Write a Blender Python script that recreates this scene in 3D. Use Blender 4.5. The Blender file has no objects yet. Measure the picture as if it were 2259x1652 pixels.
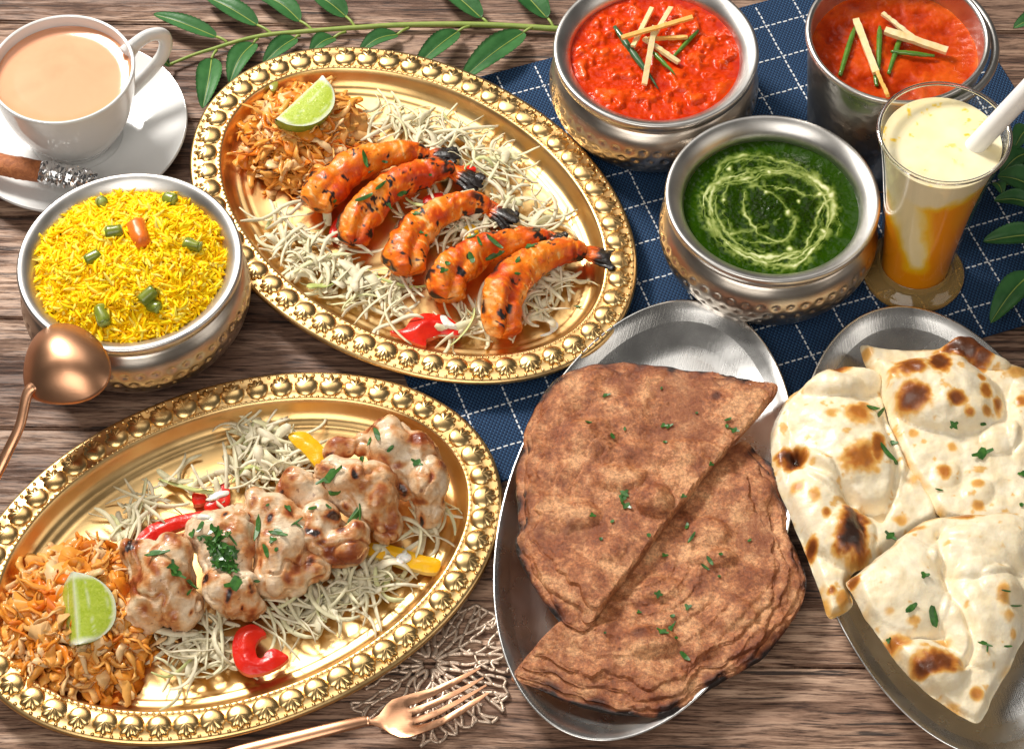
import bpy, math, random
import numpy as np
from mathutils import Vector, Matrix, geometry, bvhtree
R = math.radians
rng = np.random.default_rng(7)
random.seed(7)
scene = bpy.context.scene
COL = scene.collection

# ------------------------------------------------------------------ camera
CAM_H = 1.2
PITCH = R(55.2)
LENS = 85.0
CAM_Y = -CAM_H / math.tan(PITCH)
cam = bpy.data.cameras.new('camera')
cam.lens = LENS; cam.sensor_width = 36.0; cam.clip_end = 50; cam.clip_start = 0.05
cam_o = bpy.data.objects.new('camera', cam)
cam_o.location = (0, CAM_Y, CAM_H)
cam_o.rotation_euler = (math.pi / 2 - PITCH, 0, 0)
COL.objects.link(cam_o)
scene.camera = cam_o

# ------------------------------------------------------------------ light
world = bpy.data.worlds.new('World'); scene.world = world; world.use_nodes = True
bg = world.node_tree.nodes['Background']
bg.inputs[0].default_value = (1.0, 0.95, 0.89, 1); bg.inputs[1].default_value = 0.07

def area_light(name, loc, target, size, power, color, size_y=None):
    l = bpy.data.lights.new(name, 'AREA')
    l.energy = power; l.color = color
    l.shape = 'RECTANGLE'; l.size = size; l.size_y = size_y or size
    o = bpy.data.objects.new(name, l); COL.objects.link(o)
    o.location = loc
    d = Vector(target) - Vector(loc)
    o.rotation_euler = d.to_track_quat('-Z', 'Y').to_euler()
    return o
area_light('key_softbox', (-0.72, 0.92, 1.05), (0.02, 0.02, 0), 0.34, 30.0, (1.0, 0.955, 0.89))
area_light('back_softbox', (-0.32, 0.98, 1.40), (-0.20, 0.45, 0), 1.16, 6.0, (1.0, 0.96, 0.9), 0.95)
area_light('side_softbox', (1.25, -0.35, 0.95), (0.0, 0.0, 0), 0.7, 2.5, (1.0, 0.94, 0.86))
area_light('front_softbox', (-0.35, -1.05, 1.45), (0.0, 0.0, 0), 1.1, 14.5, (1.0, 0.95, 0.88))

vs = scene.view_settings
vs.view_transform = 'Standard'; vs.look = 'None'; vs.exposure = 0.0; vs.gamma = 1.0
vs.use_curve_mapping = False
scene.cycles.max_bounces = 7; scene.cycles.transparent_max_bounces = 12
scene.cycles.sample_clamp_indirect = 6.0

# ------------------------------------------------------------------ picture <-> table plane
# pixel units: the photograph measured at 2259 x 1652
FPX = LENS / 36.0 * 2259.0
CP, SP = math.cos(PITCH), math.sin(PITCH)
def at(x, y, z=0.0):
    """point at height z that stands at this spot of the photograph"""
    u = (x - 1129.5) / FPX; v = (y - 826.0) / FPX
    dy = CP - v * SP; dz = -SP - v * CP
    t = (z - CAM_H) / dz
    return np.array([u * t, dy * t + CAM_Y, z])
def ats(P, z=0.0):
    return np.array([at(p[0], p[1], z) for p in P])
def proj(X):
    X = np.atleast_2d(X); d = X - np.array([0, CAM_Y, CAM_H])
    k = d[:, 1] * CP - d[:, 2] * SP
    up = d[:, 1] * SP + d[:, 2] * CP
    return np.stack([1129.5 + FPX * d[:, 0] / k, 826 - FPX * up / k], 1)
def ray(x, y):
    a = at(x, y, 0.0); o = np.array([0, CAM_Y, CAM_H])
    d = a - o
    return Vector(o), Vector(d / np.linalg.norm(d))

# zoom-view coordinate converters (view origin and scale -> photograph units)
S = 2259 / 4000.0
def zoom(ox, oy, s):
    return lambda P: [((ox + p[0] / s) * S, (oy + p[1] / s) * S) + tuple(p[2:]) for p in P]
zP = zoom(1100, 500, 2259 / 1400)     # prawns
zC = zoom(400, 1600, 2253 / 1500)     # chicken
zN = zoom(2900, 1200, 1053 / 1100)    # naan
zR = zoom(1900, 1300, 1322 / 1300)    # roti
zG = zoom(2400, 400, 2259 / 1600)     # green curry
zB = zoom(2100, 0, 2019 / 1100)       # red curry bowl
zT = zoom(3000, 0, 1836 / 1000)       # tall pot
zF = zoom(1000, 2300, 2259 / 1200)    # fork
zS = zoom(700, 150, 2124 / 900)       # upper slaw
zL = zoom(0, 2050, 1888 / 1000)       # lower slaw
zI = zoom(0, 600, 1271 / 1000)        # rice
zV = zoom(600, 0, 1944 / 1000)        # leaf sprig
zW = zoom(3300, 300, 1156 / 700)      # glass and right leaves
zU = zoom(0, 0, 1944 / 1000)          # cup

# ------------------------------------------------------------------ noise
def _hash(i, j, k):
    n = (i * 374761393 + j * 668265263 + k * 1274126177) & 0xFFFFFFFF
    n = ((n ^ (n >> 13)) * 1274126177) & 0xFFFFFFFF
    n = n ^ (n >> 16)
    return (n & 0xFFFF) / 32767.5 - 1.0
def vnoise(P):
    P = np.asarray(P, float); I = np.floor(P).astype(np.int64); F = P - I
    F = F * F * F * (F * (F * 6 - 15) + 10)
    out = 0
    for a in (0, 1):
        wa = F[:, 0] if a else 1 - F[:, 0]
        for b in (0, 1):
            wb = F[:, 1] if b else 1 - F[:, 1]
            for c in (0, 1):
                wc = F[:, 2] if c else 1 - F[:, 2]
                out = out + wa * wb * wc * _hash(I[:, 0] + a, I[:, 1] + b, I[:, 2] + c)
    return out
def fbm(P, scale, oct=4, seed=0.0, gain=0.5):
    P = np.asarray(P, float) * scale + seed * 17.31
    s = 0; a = 1.0; t = 0
    for o in range(oct):
        s = s + a * vnoise(P); t += a
        a *= gain; P = P * 2.03 + 5.7
    return s / t
def sstep(x, a, b):
    t = np.clip((x - a) / (b - a), 0, 1)
    return t * t * (3 - 2 * t)

# ------------------------------------------------------------------ objects
def make_mesh(name, V, F, smooth=True, attrs=None):
    me = bpy.data.meshes.new(name)
    me.from_pydata([tuple(v) for v in np.asarray(V, float)], [], [tuple(int(i) for i in f) for f in F])
    me.validate(clean_customdata=False); me.update()
    if smooth: me.polygons.foreach_set('use_smooth', [True] * len(me.polygons))
    if smooth == 'sharp': me.set_sharp_from_angle(angle=R(42))
    if attrs:
        for k, a in attrs.items():
            at_ = me.attributes.new(k, 'FLOAT', 'POINT')
            at_.data.foreach_set('value', np.asarray(a, np.float32))
    return me
def link(name, me, mat=None, parent=None):
    o = bpy.data.objects.new(name, me); COL.objects.link(o)
    if mat is not None and me is not None and not me.materials: me.materials.append(mat)
    if parent is not None: o.parent = parent
    return o
def obj(name, VF, mat, parent=None, smooth=True, attrs=None):
    return link(name, make_mesh(name, VF[0], VF[1], smooth, attrs), mat, parent)
def tag(o, label, cat=None, group=None, kind=None):
    if label: o['label'] = label
    if cat: o['category'] = cat
    if group: o['group'] = group
    if kind: o['kind'] = kind
    return o
def thing(name, label, cat, group=None, loc=(0, 0, 0), rz=0.0):
    o = bpy.data.objects.new(name, None); COL.objects.link(o)
    o.empty_display_size = 0.02
    o.location = loc; o.rotation_euler = (0, 0, rz)
    return tag(o, label, cat, group)

class Acc:
    """collects pieces of one mesh"""
    def __init__(s): s.V = []; s.F = []; s.A = []; s.n = 0
    def add(s, V, F, a=0.0):
        V = np.asarray(V, float)
        s.V.append(V); s.F.extend([tuple(i + s.n for i in f) for f in F])
        s.A.append(np.full(len(V), a) if np.isscalar(a) else np.asarray(a))
        s.n += len(V)
    def VF(s): return np.concatenate(s.V), s.F
    def attr(s): return np.concatenate(s.A)

def lathe(prof, n=96, center=(0, 0), closed=False):
    prof = np.asarray(prof, float); m = len(prof)
    t = np.arange(n) * 2 * np.pi / n
    V = np.zeros((m, n, 3))
    V[:, :, 0] = prof[:, :1] * np.cos(t) + center[0]
    V[:, :, 1] = prof[:, :1] * np.sin(t) + center[1]
    V[:, :, 2] = prof[:, 1:2]
    F = []
    for i in range(m - 1):
        for j in range(n):
            k = (j + 1) % n
            F.append((i * n + j, i * n + k, (i + 1) * n + k, (i + 1) * n + j))
    if prof[0, 0] < .002: F.append(tuple(range(n))[::-1])
    if prof[-1, 0] < .002: F.append(tuple((m - 1) * n + j for j in range(n)))
    return V.reshape(-1, 3), F
def crom(P, n, closed=False):
    """Catmull-Rom resampling (any dimension)"""
    P = np.asarray(P, float); m = len(P)
    if closed:
        Q = np.concatenate([P[-1:], P, P[:2]]); segs = m
    else:
        Q = np.concatenate([2 * P[:1] - P[1:2], P, 2 * P[-1:] - P[-2:-1]]); segs = m - 1
    t = np.linspace(0, segs, n, endpoint=not closed)
    i = np.minimum(t.astype(int), segs - 1); u = (t - i)[:, None]
    a, b, c, d = Q[i], Q[i + 1], Q[i + 2], Q[i + 3]
    return .5 * (2 * b + (c - a) * u + (2 * a - 5 * b + 4 * c - d) * u ** 2 + (3 * b - a - 3 * c + d) * u ** 3)
def frames(P, up=(0, 0, 1)):
    P = np.asarray(P, float)
    T = np.gradient(P, axis=0); T /= np.linalg.norm(T, axis=1)[:, None] + 1e-12
    up = np.asarray(up, float)
    Sd = np.cross(T, up); L = np.linalg.norm(Sd, axis=1)[:, None]
    Sd = np.where(L > 1e-6, Sd / (L + 1e-12), np.array([1.0, 0, 0]))
    N = np.cross(Sd, T)
    return T, Sd, N
def tube(P, ra, rb=None, n=12, caps=True, up=(0, 0, 1)):
    P = np.asarray(P, float); m = len(P)
    ra = np.broadcast_to(np.asarray(ra, float), (m,)); rb = ra if rb is None else np.broadcast_to(np.asarray(rb, float), (m,))
    T, Sd, N = frames(P, up)
    t = np.arange(n) * 2 * np.pi / n
    V = P[:, None] + Sd[:, None] * (np.cos(t)[None, :, None] * ra[:, None, None]) + N[:, None] * (np.sin(t)[None, :, None] * rb[:, None, None])
    V = V.reshape(-1, 3); F = []
    for i in range(m - 1):
        for j in range(n):
            k = (j + 1) % n
            F.append((i * n + j, i * n + k, (i + 1) * n + k, (i + 1) * n + j))
    if caps:
        F.append(tuple(range(n))[::-1]); F.append(tuple((m - 1) * n + j for j in range(n)))
    return V, F
def box(c, sx, sy, sz, rz=0.0):
    c = np.asarray(c, float); V = []
    for z in (-1, 1):
        for x, y in ((-1, -1), (1, -1), (1, 1), (-1, 1)):
            X, Y = x * sx / 2, y * sy / 2
            V.append((c[0] + X * math.cos(rz) - Y * math.sin(rz), c[1] + X * math.sin(rz) + Y * math.cos(rz), c[2] + z * sz / 2))
    return np.array(V), [(3, 2, 1, 0), (4, 5, 6, 7), (0, 1, 5, 4), (1, 2, 6, 5), (2, 3, 7, 6), (3, 0, 4, 7)]

def inside(P, poly):
    x, y = P[:, 0], P[:, 1]; r = np.zeros(len(P), bool); n = len(poly)
    for i in range(n):
        x0, y0 = poly[i - 1]; x1, y1 = poly[i]
        c = ((y0 > y) != (y1 > y)) & (x < (x1 - x0) * (y - y0) / (y1 - y0 + 1e-15) + x0)
        r ^= c
    return r
def edge_dist(P, poly, closed=True):
    A = np.asarray(poly)[:, :2]; B = np.roll(A, -1, 0)
    if not closed: A, B = A[:-1], B[:-1]
    best = np.full(len(P), 1e9)
    for a, b in zip(A, B):
        d = b - a; L = d @ d + 1e-15
        t = np.clip(((P - a) @ d) / L, 0, 1)
        q = P - (a + t[:, None] * d)
        best = np.minimum(best, np.sqrt((q * q).sum(1)))
    return best
def slab(poly, sp, top, bot):
    """thick sheet with the outline poly (world xy); top/bot: f(xy, edge distance) -> z.  returns V, F, ntop, d"""
    poly = np.asarray(poly)[:, :2]
    mn, mx = poly.min(0), poly.max(0)
    gx, gy = np.meshgrid(np.arange(mn[0], mx[0], sp), np.arange(mn[1], mx[1], sp * .87))
    gx = gx + (np.arange(gx.shape[0]) % 2)[:, None] * sp * .5
    G = np.stack([gx.ravel(), gy.ravel()], 1)
    G = G + rng.uniform(-.12, .12, G.shape) * sp
    G = G[inside(G, poly)]
    if len(G): G = G[edge_dist(G, poly) > sp * .55]
    P = np.concatenate([poly, G]); n = len(poly)
    r = geometry.delaunay_2d_cdt([Vector(p) for p in P], [(i, (i + 1) % n) for i in range(n)], [], 1, 1e-7)
    XY = np.array([tuple(v) for v in r[0]]); T = [tuple(f) for f in r[2]]
    # orient up
    TT = []
    for f in T:
        a, b, c = XY[f[0]], XY[f[1]], XY[f[2]]
        TT.append(f if (b[0] - a[0]) * (c[1] - a[1]) - (b[1] - a[1]) * (c[0] - a[0]) > 0 else f[::-1])
    d = edge_dist(XY, poly)
    m = len(XY)
    V = np.concatenate([np.c_[XY, top(XY, d)], np.c_[XY, bot(XY, d)]])
    F = list(TT) + [tuple(i + m for i in f[::-1]) for f in TT]
    cnt = {}
    for f in TT:
        for i in range(3):
            e = (f[i], f[(i + 1) % 3]); cnt[e] = 1
    for (a, b) in cnt:
        if (b, a) not in cnt: F.append((a, a + m, b + m, b))
    return V, F, m, d

# surfaces already built, for laying things on them at a spot of the photograph
_surf = []
def remember(o): _surf.append(o); return o
_bvh = None
def build_bvh():
    global _bvh
    V = []; F = []; n = 0
    for o in _surf:
        M = o.matrix_world if o.parent is None else (o.parent.matrix_basis @ o.matrix_basis)
        M = o.matrix_basis if o.parent is None else M
        V += [M @ v.co for v in o.data.vertices]
        F += [tuple(i + n for i in p.vertices) for p in o.data.polygons]; n = len(V)
    _bvh = bvhtree.BVHTree.FromPolygons(V, F)
def hit(x, y, zdef=0.01):
    o, d = ray(x, y)
    h = _bvh.ray_cast(o, d)
    if h[0] is None:
        return at(x, y, zdef), np.array([0, 0, 1.0])
    n = np.array(h[1])
    if n[2] < 0: n = -n
    return np.array(h[0]), n

# ------------------------------------------------------------------ materials
def new_mat(name):
    m = bpy.data.materials.new(name); m.use_nodes = True
    nt = m.node_tree; b = nt.nodes['Principled BSDF']
    return m, nt, b
def N(nt, typ, **kw):
    n = nt.nodes.new(typ)
    for k, v in kw.items(): setattr(n, k, v)
    return n
def setin(n, **kw):
    for k, v in kw.items():
        n.inputs[k.replace('_', ' ')].default_value = v
def L(nt, a, b): nt.links.new(a, b)
def coords(nt, scale=(1, 1, 1), kind='Object', rot=(0, 0, 0)):
    tc = N(nt, 'ShaderNodeTexCoord'); mp = N(nt, 'ShaderNodeMapping')
    mp.inputs['Scale'].default_value = scale; mp.inputs['Rotation'].default_value = rot
    L(nt, tc.outputs[kind], mp.inputs['Vector'])
    return mp.outputs['Vector']
def noise(nt, vec, scale, detail=4, rough=.55, dist=0.0):
    n = N(nt, 'ShaderNodeTexNoise')
    setin(n, Scale=scale, Detail=detail, Roughness=rough, Distortion=dist)
    if vec is not None: L(nt, vec, n.inputs['Vector'])
    return n.outputs['Fac']
def voro(nt, vec, scale, feature='F1', rnd=1.0):
    n = N(nt, 'ShaderNodeTexVoronoi', feature=feature)
    n.inputs['Scale'].default_value = scale; n.inputs['Randomness'].default_value = rnd
    if vec is not None: L(nt, vec, n.inputs['Vector'])
    return n.outputs['Distance']
def ramp(nt, fac, stops, interp='LINEAR'):
    r = N(nt, 'ShaderNodeValToRGB'); r.color_ramp.interpolation = interp
    e = r.color_ramp.elements
    while len(e) < len(stops): e.new(0.5)
    for el, (p, c) in zip(e, stops):
        el.position = p
        el.color = (*c, 1) if not np.isscalar(c) else (c, c, c, 1)
    L(nt, fac, r.inputs['Fac'])
    return r.outputs['Color']
def mix(nt, fac, a, b, mode='MIX'):
    n = N(nt, 'ShaderNodeMix', data_type='RGBA', blend_type=mode)
    for i, v in ((0, fac), (6, a), (7, b)):
        if hasattr(v, 'is_linked'): L(nt, v, n.inputs[i])
        else: n.inputs[i].default_value = v if i == 0 else (*v, 1)
    return n.outputs[2]
def mth(nt, op, a, b=None, c=None):
    n = N(nt, 'ShaderNodeMath', operation=op)
    for i, v in enumerate((a, b, c)):
        if v is None: continue
        if hasattr(v, 'is_linked'): L(nt, v, n.inputs[i])
        else: n.inputs[i].default_value = v
    return n.outputs[0]
def attr(nt, name):
    n = N(nt, 'ShaderNodeAttribute', attribute_name=name); return n.outputs['Fac']
def bump(nt, b, height, dist, strength=1.0, prev=None):
    n = N(nt, 'ShaderNodeBump'); n.inputs['Strength'].default_value = strength; n.inputs['Distance'].default_value = dist
    L(nt, height, n.inputs['Height'])
    if prev is not None: L(nt, prev, n.inputs['Normal'])
    L(nt, n.outputs['Normal'], b.inputs['Normal'])
    return n.outputs['Normal']
def col(b, c):
    if hasattr(c, 'is_linked'): b.id_data.links.new(c, b.inputs['Base Color'])
    else: b.inputs['Base Color'].default_value = (*c, 1)
def sss(b, w, scale=.003, radius=(1, .4, .2)):
    b.inputs['Subsurface Weight'].default_value = w
    b.inputs['Subsurface Scale'].default_value = scale
    b.inputs['Subsurface Radius'].default_value = radius

def simple(name, c, rough=.5, metal=0.0, coat=0.0, spec=.5, bump_s=None, bump_d=.0003, var=None, vscale=60, ss=0, ss_scale=.003, ss_rad=(1, .5, .25)):
    m, nt, b = new_mat(name)
    setin(b, Roughness=rough, Metallic=metal)
    b.inputs['Coat Weight'].default_value = coat; b.inputs['Coat Roughness'].default_value = .12
    b.inputs['Specular IOR Level'].default_value = spec
    v = coords(nt)
    if var is not None:
        col(b, ramp(nt, noise(nt, v, vscale, 5), [(.3, c), (.7, var)]))
    else: col(b, c)
    if bump_s: bump(nt, b, noise(nt, v, bump_s, 4), bump_d)
    if ss: sss(b, ss, ss_scale, ss_rad)
    return m

def metal(name, c, rough, c2=None, scratch=.15, dent=None, dent_d=.0006, rvar=.12):
    m, nt, b = new_mat(name)
    v = coords(nt)
    setin(b, Metallic=1.0)
    n1 = noise(nt, v, 35, 4); n2 = noise(nt, coords(nt, (1, 12, 1)), 120, 3)
    r = mth(nt, 'ADD', mth(nt, 'MULTIPLY', n1, rvar * 2), rough - rvar)
    L(nt, r, b.inputs['Roughness'])
    col(b, ramp(nt, n1, [(.35, c2 or c), (.65, c)]))
    pv = bump(nt, b, n2, .00004 * scratch / .15, .5)
    if dent:
        pv = bump(nt, b, voro(nt, v, dent, 'SMOOTH_F1'), dent_d, 1.0, pv)
    return m

M_gold = metal('gold_brass', (.88, .60, .27), .32, (.80, .50, .20), rvar=.09)
M_goldrim = metal('gold_brass_embossed', (.90, .63, .29), .28, (.82, .53, .21), rvar=.05)
M_steel = metal('brushed_steel', (.72, .70, .67), .36, (.58, .56, .53), rvar=.07)
M_steelplate = metal('polished_steel_plate', (.80, .79, .77), .27, (.68, .67, .65), scratch=.5, rvar=.10, dent=38, dent_d=.0012)
M_belly = metal('hammered_steel', (.62, .56, .49), .30, (.54, .46, .38), rvar=.06)
M_potsteel = metal('pot_steel', (.55, .53, .50), .30, (.48, .46, .43), dent=150, dent_d=.0005)
M_copper = metal('brushed_copper', (.74, .40, .235), .34, (.66, .34, .19), rvar=.06)
M_champagne = simple('champagne_lace', (.68, .53, .41), .42, .7, bump_s=900, bump_d=.0002)
M_porcelain = simple('white_porcelain', (.72, .72, .71), .12, coat=.3)
M_foil = None
M_straw = simple('white_straw', (.92, .91, .89), .35)

def wood_mat():
    m, nt, b = new_mat('weathered_wood')
    tc = N(nt, 'ShaderNodeTexCoord'); oi = N(nt, 'ShaderNodeObjectInfo')
    add = N(nt, 'ShaderNodeVectorMath', operation='ADD')
    cx = N(nt, 'ShaderNodeCombineXYZ')
    L(nt, mth(nt, 'MULTIPLY', oi.outputs['Random'], 37.0), cx.inputs[0]); L(nt, mth(nt, 'MULTIPLY', oi.outputs['Random'], 11.0), cx.inputs[2])
    L(nt, tc.outputs['Object'], add.inputs[0]); L(nt, cx.outputs[0], add.inputs[1])
    def mp(sx, sy):
        q = N(nt, 'ShaderNodeMapping'); q.inputs['Scale'].default_value = (sx, sy, 1)
        L(nt, add.outputs[0], q.inputs['Vector']); return q.outputs['Vector']
    warp = noise(nt, mp(4, 9), 1.0, 3)
    wv = N(nt, 'ShaderNodeVectorMath', operation='ADD'); cy = N(nt, 'ShaderNodeCombineXYZ')
    L(nt, mth(nt, 'MULTIPLY', warp, .014), cy.inputs[1])
    L(nt, add.outputs[0], wv.inputs[0]); L(nt, cy.outputs[0], wv.inputs[1])
    def mpw(sx, sy):
        q = N(nt, 'ShaderNodeMapping'); q.inputs['Scale'].default_value = (sx, sy, 1)
        L(nt, wv.outputs[0], q.inputs['Vector']); return q.outputs['Vector']
    g1 = noise(nt, mpw(13, 190), 1.0, 7, .72)       # broad grain
    g2 = noise(nt, mpw(60, 800), 1.0, 5, .65)      # fine grain
    g3 = noise(nt, mpw(3, 22), 1.0, 4, .5)         # tone
    tone = ramp(nt, g3, [(.36, (.20, .108, .072)), (.48, (.40, .255, .180)), (.62, (.64, .45, .33))])
    grain = ramp(nt, g1, [(.36, (.30, .22, .19)), (.47, (.70, .63, .59)), (.57, (1.05, 1.05, 1.05))])
    fine = ramp(nt, g2, [(.36, (.18, .13, .11)), (.48, (.80, .76, .73)), (.58, (1.08, 1.05, 1.02))])
    c = mix(nt, 1.0, mix(nt, .92, tone, grain, 'MULTIPLY'), fine, 'MULTIPLY')
    # knots
    c = mix(nt, 1.0, c, ramp(nt, oi.outputs['Random'], [(0, (.72, .72, .73)), (1, (1.12, 1.09, 1.05))]), 'MULTIPLY')
    kn = voro(nt, mp(3.4, 9), 1.0)
    c = mix(nt, ramp(nt, kn, [(.03, .85), (.085, 0.0)]), c, (.045, .028, .022))
    ck = noise(nt, mpw(8, 300), 1.0, 6, .66)
    c = mix(nt, ramp(nt, ck, [(.39, .92), (.405, 0.0)]), c, (.035, .024, .020))
    col(b, c)
    L(nt, ramp(nt, g1, [(.3, .75), (.7, .48)]), b.inputs['Roughness'])
    h = mth(nt, 'ADD', mth(nt, 'MULTIPLY', ramp(nt, g1, [(.3, 0.0), (.5, 1.0)]), 1.0), mth(nt, 'MULTIPLY', g2, .6))
    bump(nt, b, h, .0007, .8)
    return m
M_wood = wood_mat()
M_dark = simple('dark_gap', (.02, .015, .012), .9)

def mat_weave():
    m, nt, b = new_mat('navy_weave')
    tc = N(nt, 'ShaderNodeTexCoord'); sp = N(nt, 'ShaderNodeSeparateXYZ'); L(nt, tc.outputs['Object'], sp.inputs[0])
    k = 2 * math.pi / .0026
    sx = mth(nt, 'SINE', mth(nt, 'MULTIPLY', sp.outputs[0], k)); sy = mth(nt, 'SINE', mth(nt, 'MULTIPLY', sp.outputs[1], k * .8))
    w = mth(nt, 'MULTIPLY', sx, sy)
    h = mth(nt, 'ABSOLUTE', w)
    n1 = noise(nt, tc.outputs['Object'], 900, 3)
    up = ramp(nt, mth(nt, 'ADD', mth(nt, 'MULTIPLY', w, .5), .5), [(.25, (.006, .018, .050)), (.55, (.015, .050, .125)), (.9, (.045, .115, .23))])
    col(b, mix(nt, .45, up, ramp(nt, n1, [(.3, (.4, .4, .45)), (.7, (1.2, 1.2, 1.2))]), 'MULTIPLY'))
    setin(b, Roughness=.55); b.inputs['Specular IOR Level'].default_value = .2
    bump(nt, b, mth(nt, 'ADD', h, mth(nt, 'MULTIPLY', n1, .3)), .0005, .8)
    return m
M_weave = mat_weave()
M_stitch = simple('white_thread', (.72, .74, .76), .7)

# ------------------------------------------------------------------ table
TILT = -0.0135
tb = obj('table', box((0, .1, -.022), 2.2, 1.9, .03), M_dark, smooth=False)
tb['kind'] = 'structure'; tb.rotation_euler = (0, 0, TILT)
tb['label'] = 'weathered brown wooden plank tabletop under all the dishes'
ys = [-.84, -.76, -.68, -.60, -.52, -.44, -.36, -.278, -.196, -.119, -.043, .038, .118, .199, .284, .366, .45, .53, .61, .69, .77, .85, .93, 1.01]
for i in range(len(ys) - 1):
    w = ys[i + 1] - ys[i] - .0014
    me = bpy.data.meshes.new('plank')
    import bmesh
    bm = bmesh.new(); bmesh.ops.create_cube(bm, size=1.0)
    bmesh.ops.scale(bm, vec=(2.1, w, .016), verts=bm.verts)
    bmesh.ops.bevel(bm, geom=bm.edges[:], offset=.0011, segments=2, affect='EDGES')
    bm.to_mesh(me); bm.free()
    o = link('plank', me, M_wood, tb)
    o.location = (random.uniform(-.03, .03), (ys[i] + ys[i + 1]) / 2, -.008 - random.uniform(0, .0003))

# ------------------------------------------------------------------ placemat
MA = R(19.5)
u0, u1, v0, v1 = -.062, .388, -.071, .2315
mc = ((u0 + u1) / 2, (v0 + v1) / 2)
mat_o = bpy.data.objects.new('placemat', None)
def mat_slab():
    bm = bmesh.new(); bmesh.ops.create_cube(bm, size=1.0)
    bmesh.ops.scale(bm, vec=(u1 - u0, v1 - v0, .0016), verts=bm.verts)
    bmesh.ops.bevel(bm, geom=[e for e in bm.edges], offset=.0005, segments=2, affect='EDGES')
    me = bpy.data.meshes.new('placemat'); bm.to_mesh(me); bm.free(); return me
mat_o = link('placemat', mat_slab(), M_weave)
mat_o.location = (mc[0] * math.cos(MA) - mc[1] * math.sin(MA), mc[0] * math.sin(MA) + mc[1] * math.cos(MA), .0012)
mat_o.rotation_euler = (0, 0, MA)
tag(mat_o, 'navy blue woven placemat with white dashed check lines under the bowls', 'placemat')
acc = Acc()
MZ = .0020
for k in range(-8, 12):
    u = .255 + .0264 * (k - 5)
    if not u0 + .004 < u < u1 - .004: continue
    for v in np.arange(v0 + .003, v1 - .003, .0042):
        V, F = box((u - mc[0] + random.uniform(-1, 1) * .00022, v - mc[1], MZ - .0012), .0009, .0027, .0006); acc.add(V, F)
for k in range(-3, 14):
    v = .2095 - .0287 * k
    if not v0 + .004 < v < v1 - .004: continue
    for u in np.arange(u0 + .003, u1 - .003, .0042):
        V, F = box((u - mc[0], v - mc[1] + random.uniform(-1, 1) * .00022, MZ - .0012), .0027, .0009, .0006); acc.add(V, F)
st = obj('stitching', acc.VF(), M_stitch, mat_o, smooth=False); st['kind'] = 'stuff'

# ------------------------------------------------------------------ gold platters
PA, PB = .1587, .1131
def ell_ring(off, n, ph=0.0):
    t = np.arange(n) * 2 * np.pi / n + ph
    nx, ny = np.cos(t) / PA, np.sin(t) / PB; l = np.hypot(nx, ny)
    return np.stack([PA * np.cos(t) - off * nx / l, PB * np.sin(t) - off * ny / l], 1), np.stack([nx / l, ny / l], 1)
def ell_even(off, count):
    P, Nn = ell_ring(off, 2000)
    s = np.r_[0, np.cumsum(np.linalg.norm(np.diff(np.r_[P, P[:1]], axis=0), axis=1))]
    tgt = np.arange(count) * s[-1] / count
    i = np.searchsorted(s, tgt, 'right') - 1
    return P[i % 2000], Nn[i % 2000]
PROF = [(.034, .0006), (.030, .0006), (.026, .003), (.021, .008), (.012, .0125), (.003, .0120), (.0006, .0118), (-.0002, .0126), (0, .0138), (.0010, .0148), (.0026, .0150),
        (.0050, .0146), (.0075, .0150), (.0110, .0154), (.0145, .0152), (.0163, .0146), (.0180, .0151), (.0192, .0150), (.0202, .0142),
        (.0216, .0118), (.0236, .0080), (.0262, .0052), (.0290, .0042), (.0306, .0043), (.0320, .0036), (.0336, .0028), (.0350, .0030), (.0365, .0025)]
def platter_body():
    n = 220; m = len(PROF); V = []
    for off, z in PROF:
        P, _ = ell_ring(off, n); V.append(np.c_[P, np.full(n, z)])
    last = V[-1]
    for k in (.86, .7, .5, .3, .12, .0005):
        q = last.copy(); q[:, :2] *= k; q[:, 2] = .0025; V.append(q)
    m = len(V); V = np.concatenate(V); F = []
    for i in range(m - 1):
        for j in range(n):
            k = (j + 1) % n; F.append((i * n + j, i * n + k, (i + 1) * n + k, (i + 1) * n + j))
    # gentle hand-beaten unevenness
    V[:, 2] += fbm(V, 22, 3) * .00035 * (V[:, 2] > .002)
    return V, F
def boss_mesh():
    n = 36; Rr = .0075; rings = 8; V = []
    for i in range(rings + 1):
        r = math.sin(i / rings * math.pi / 2)
        for j in range(n):
            t = j * 2 * math.pi / n
            out = max(0.0, math.cos(t))            # +x = outward: the fluted side
            flute = abs(math.sin(3.5 * t + math.pi / 2 * 0)) if out > 0 else 1
            k = 1 - (.34 * out ** .5) * (1 - abs(math.cos(4.5 * t))) * (i / rings) ** 1.5
            x = r * Rr * 1.02 * k * math.cos(t); y = r * Rr * k * math.sin(t)
            z = .0033 * math.sqrt(max(0, 1 - r * r)) ** .9
            z *= 1 - .55 * out ** .5 * (1 - abs(math.cos(4.5 * t))) * (i / rings)
            V.append((x + .0004, y, z - .0004))
    F = []
    for i in range(rings):
        for j in range(n):
            k = (j + 1) % n; F.append((i * n + j, (i + 1) * n + j, (i + 1) * n + k, i * n + k))
    return make_mesh('boss', V, F)
PL_BODY = None; PL_BOSS = boss_mesh(); PL_BOSS.materials.append(M_goldrim)
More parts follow.
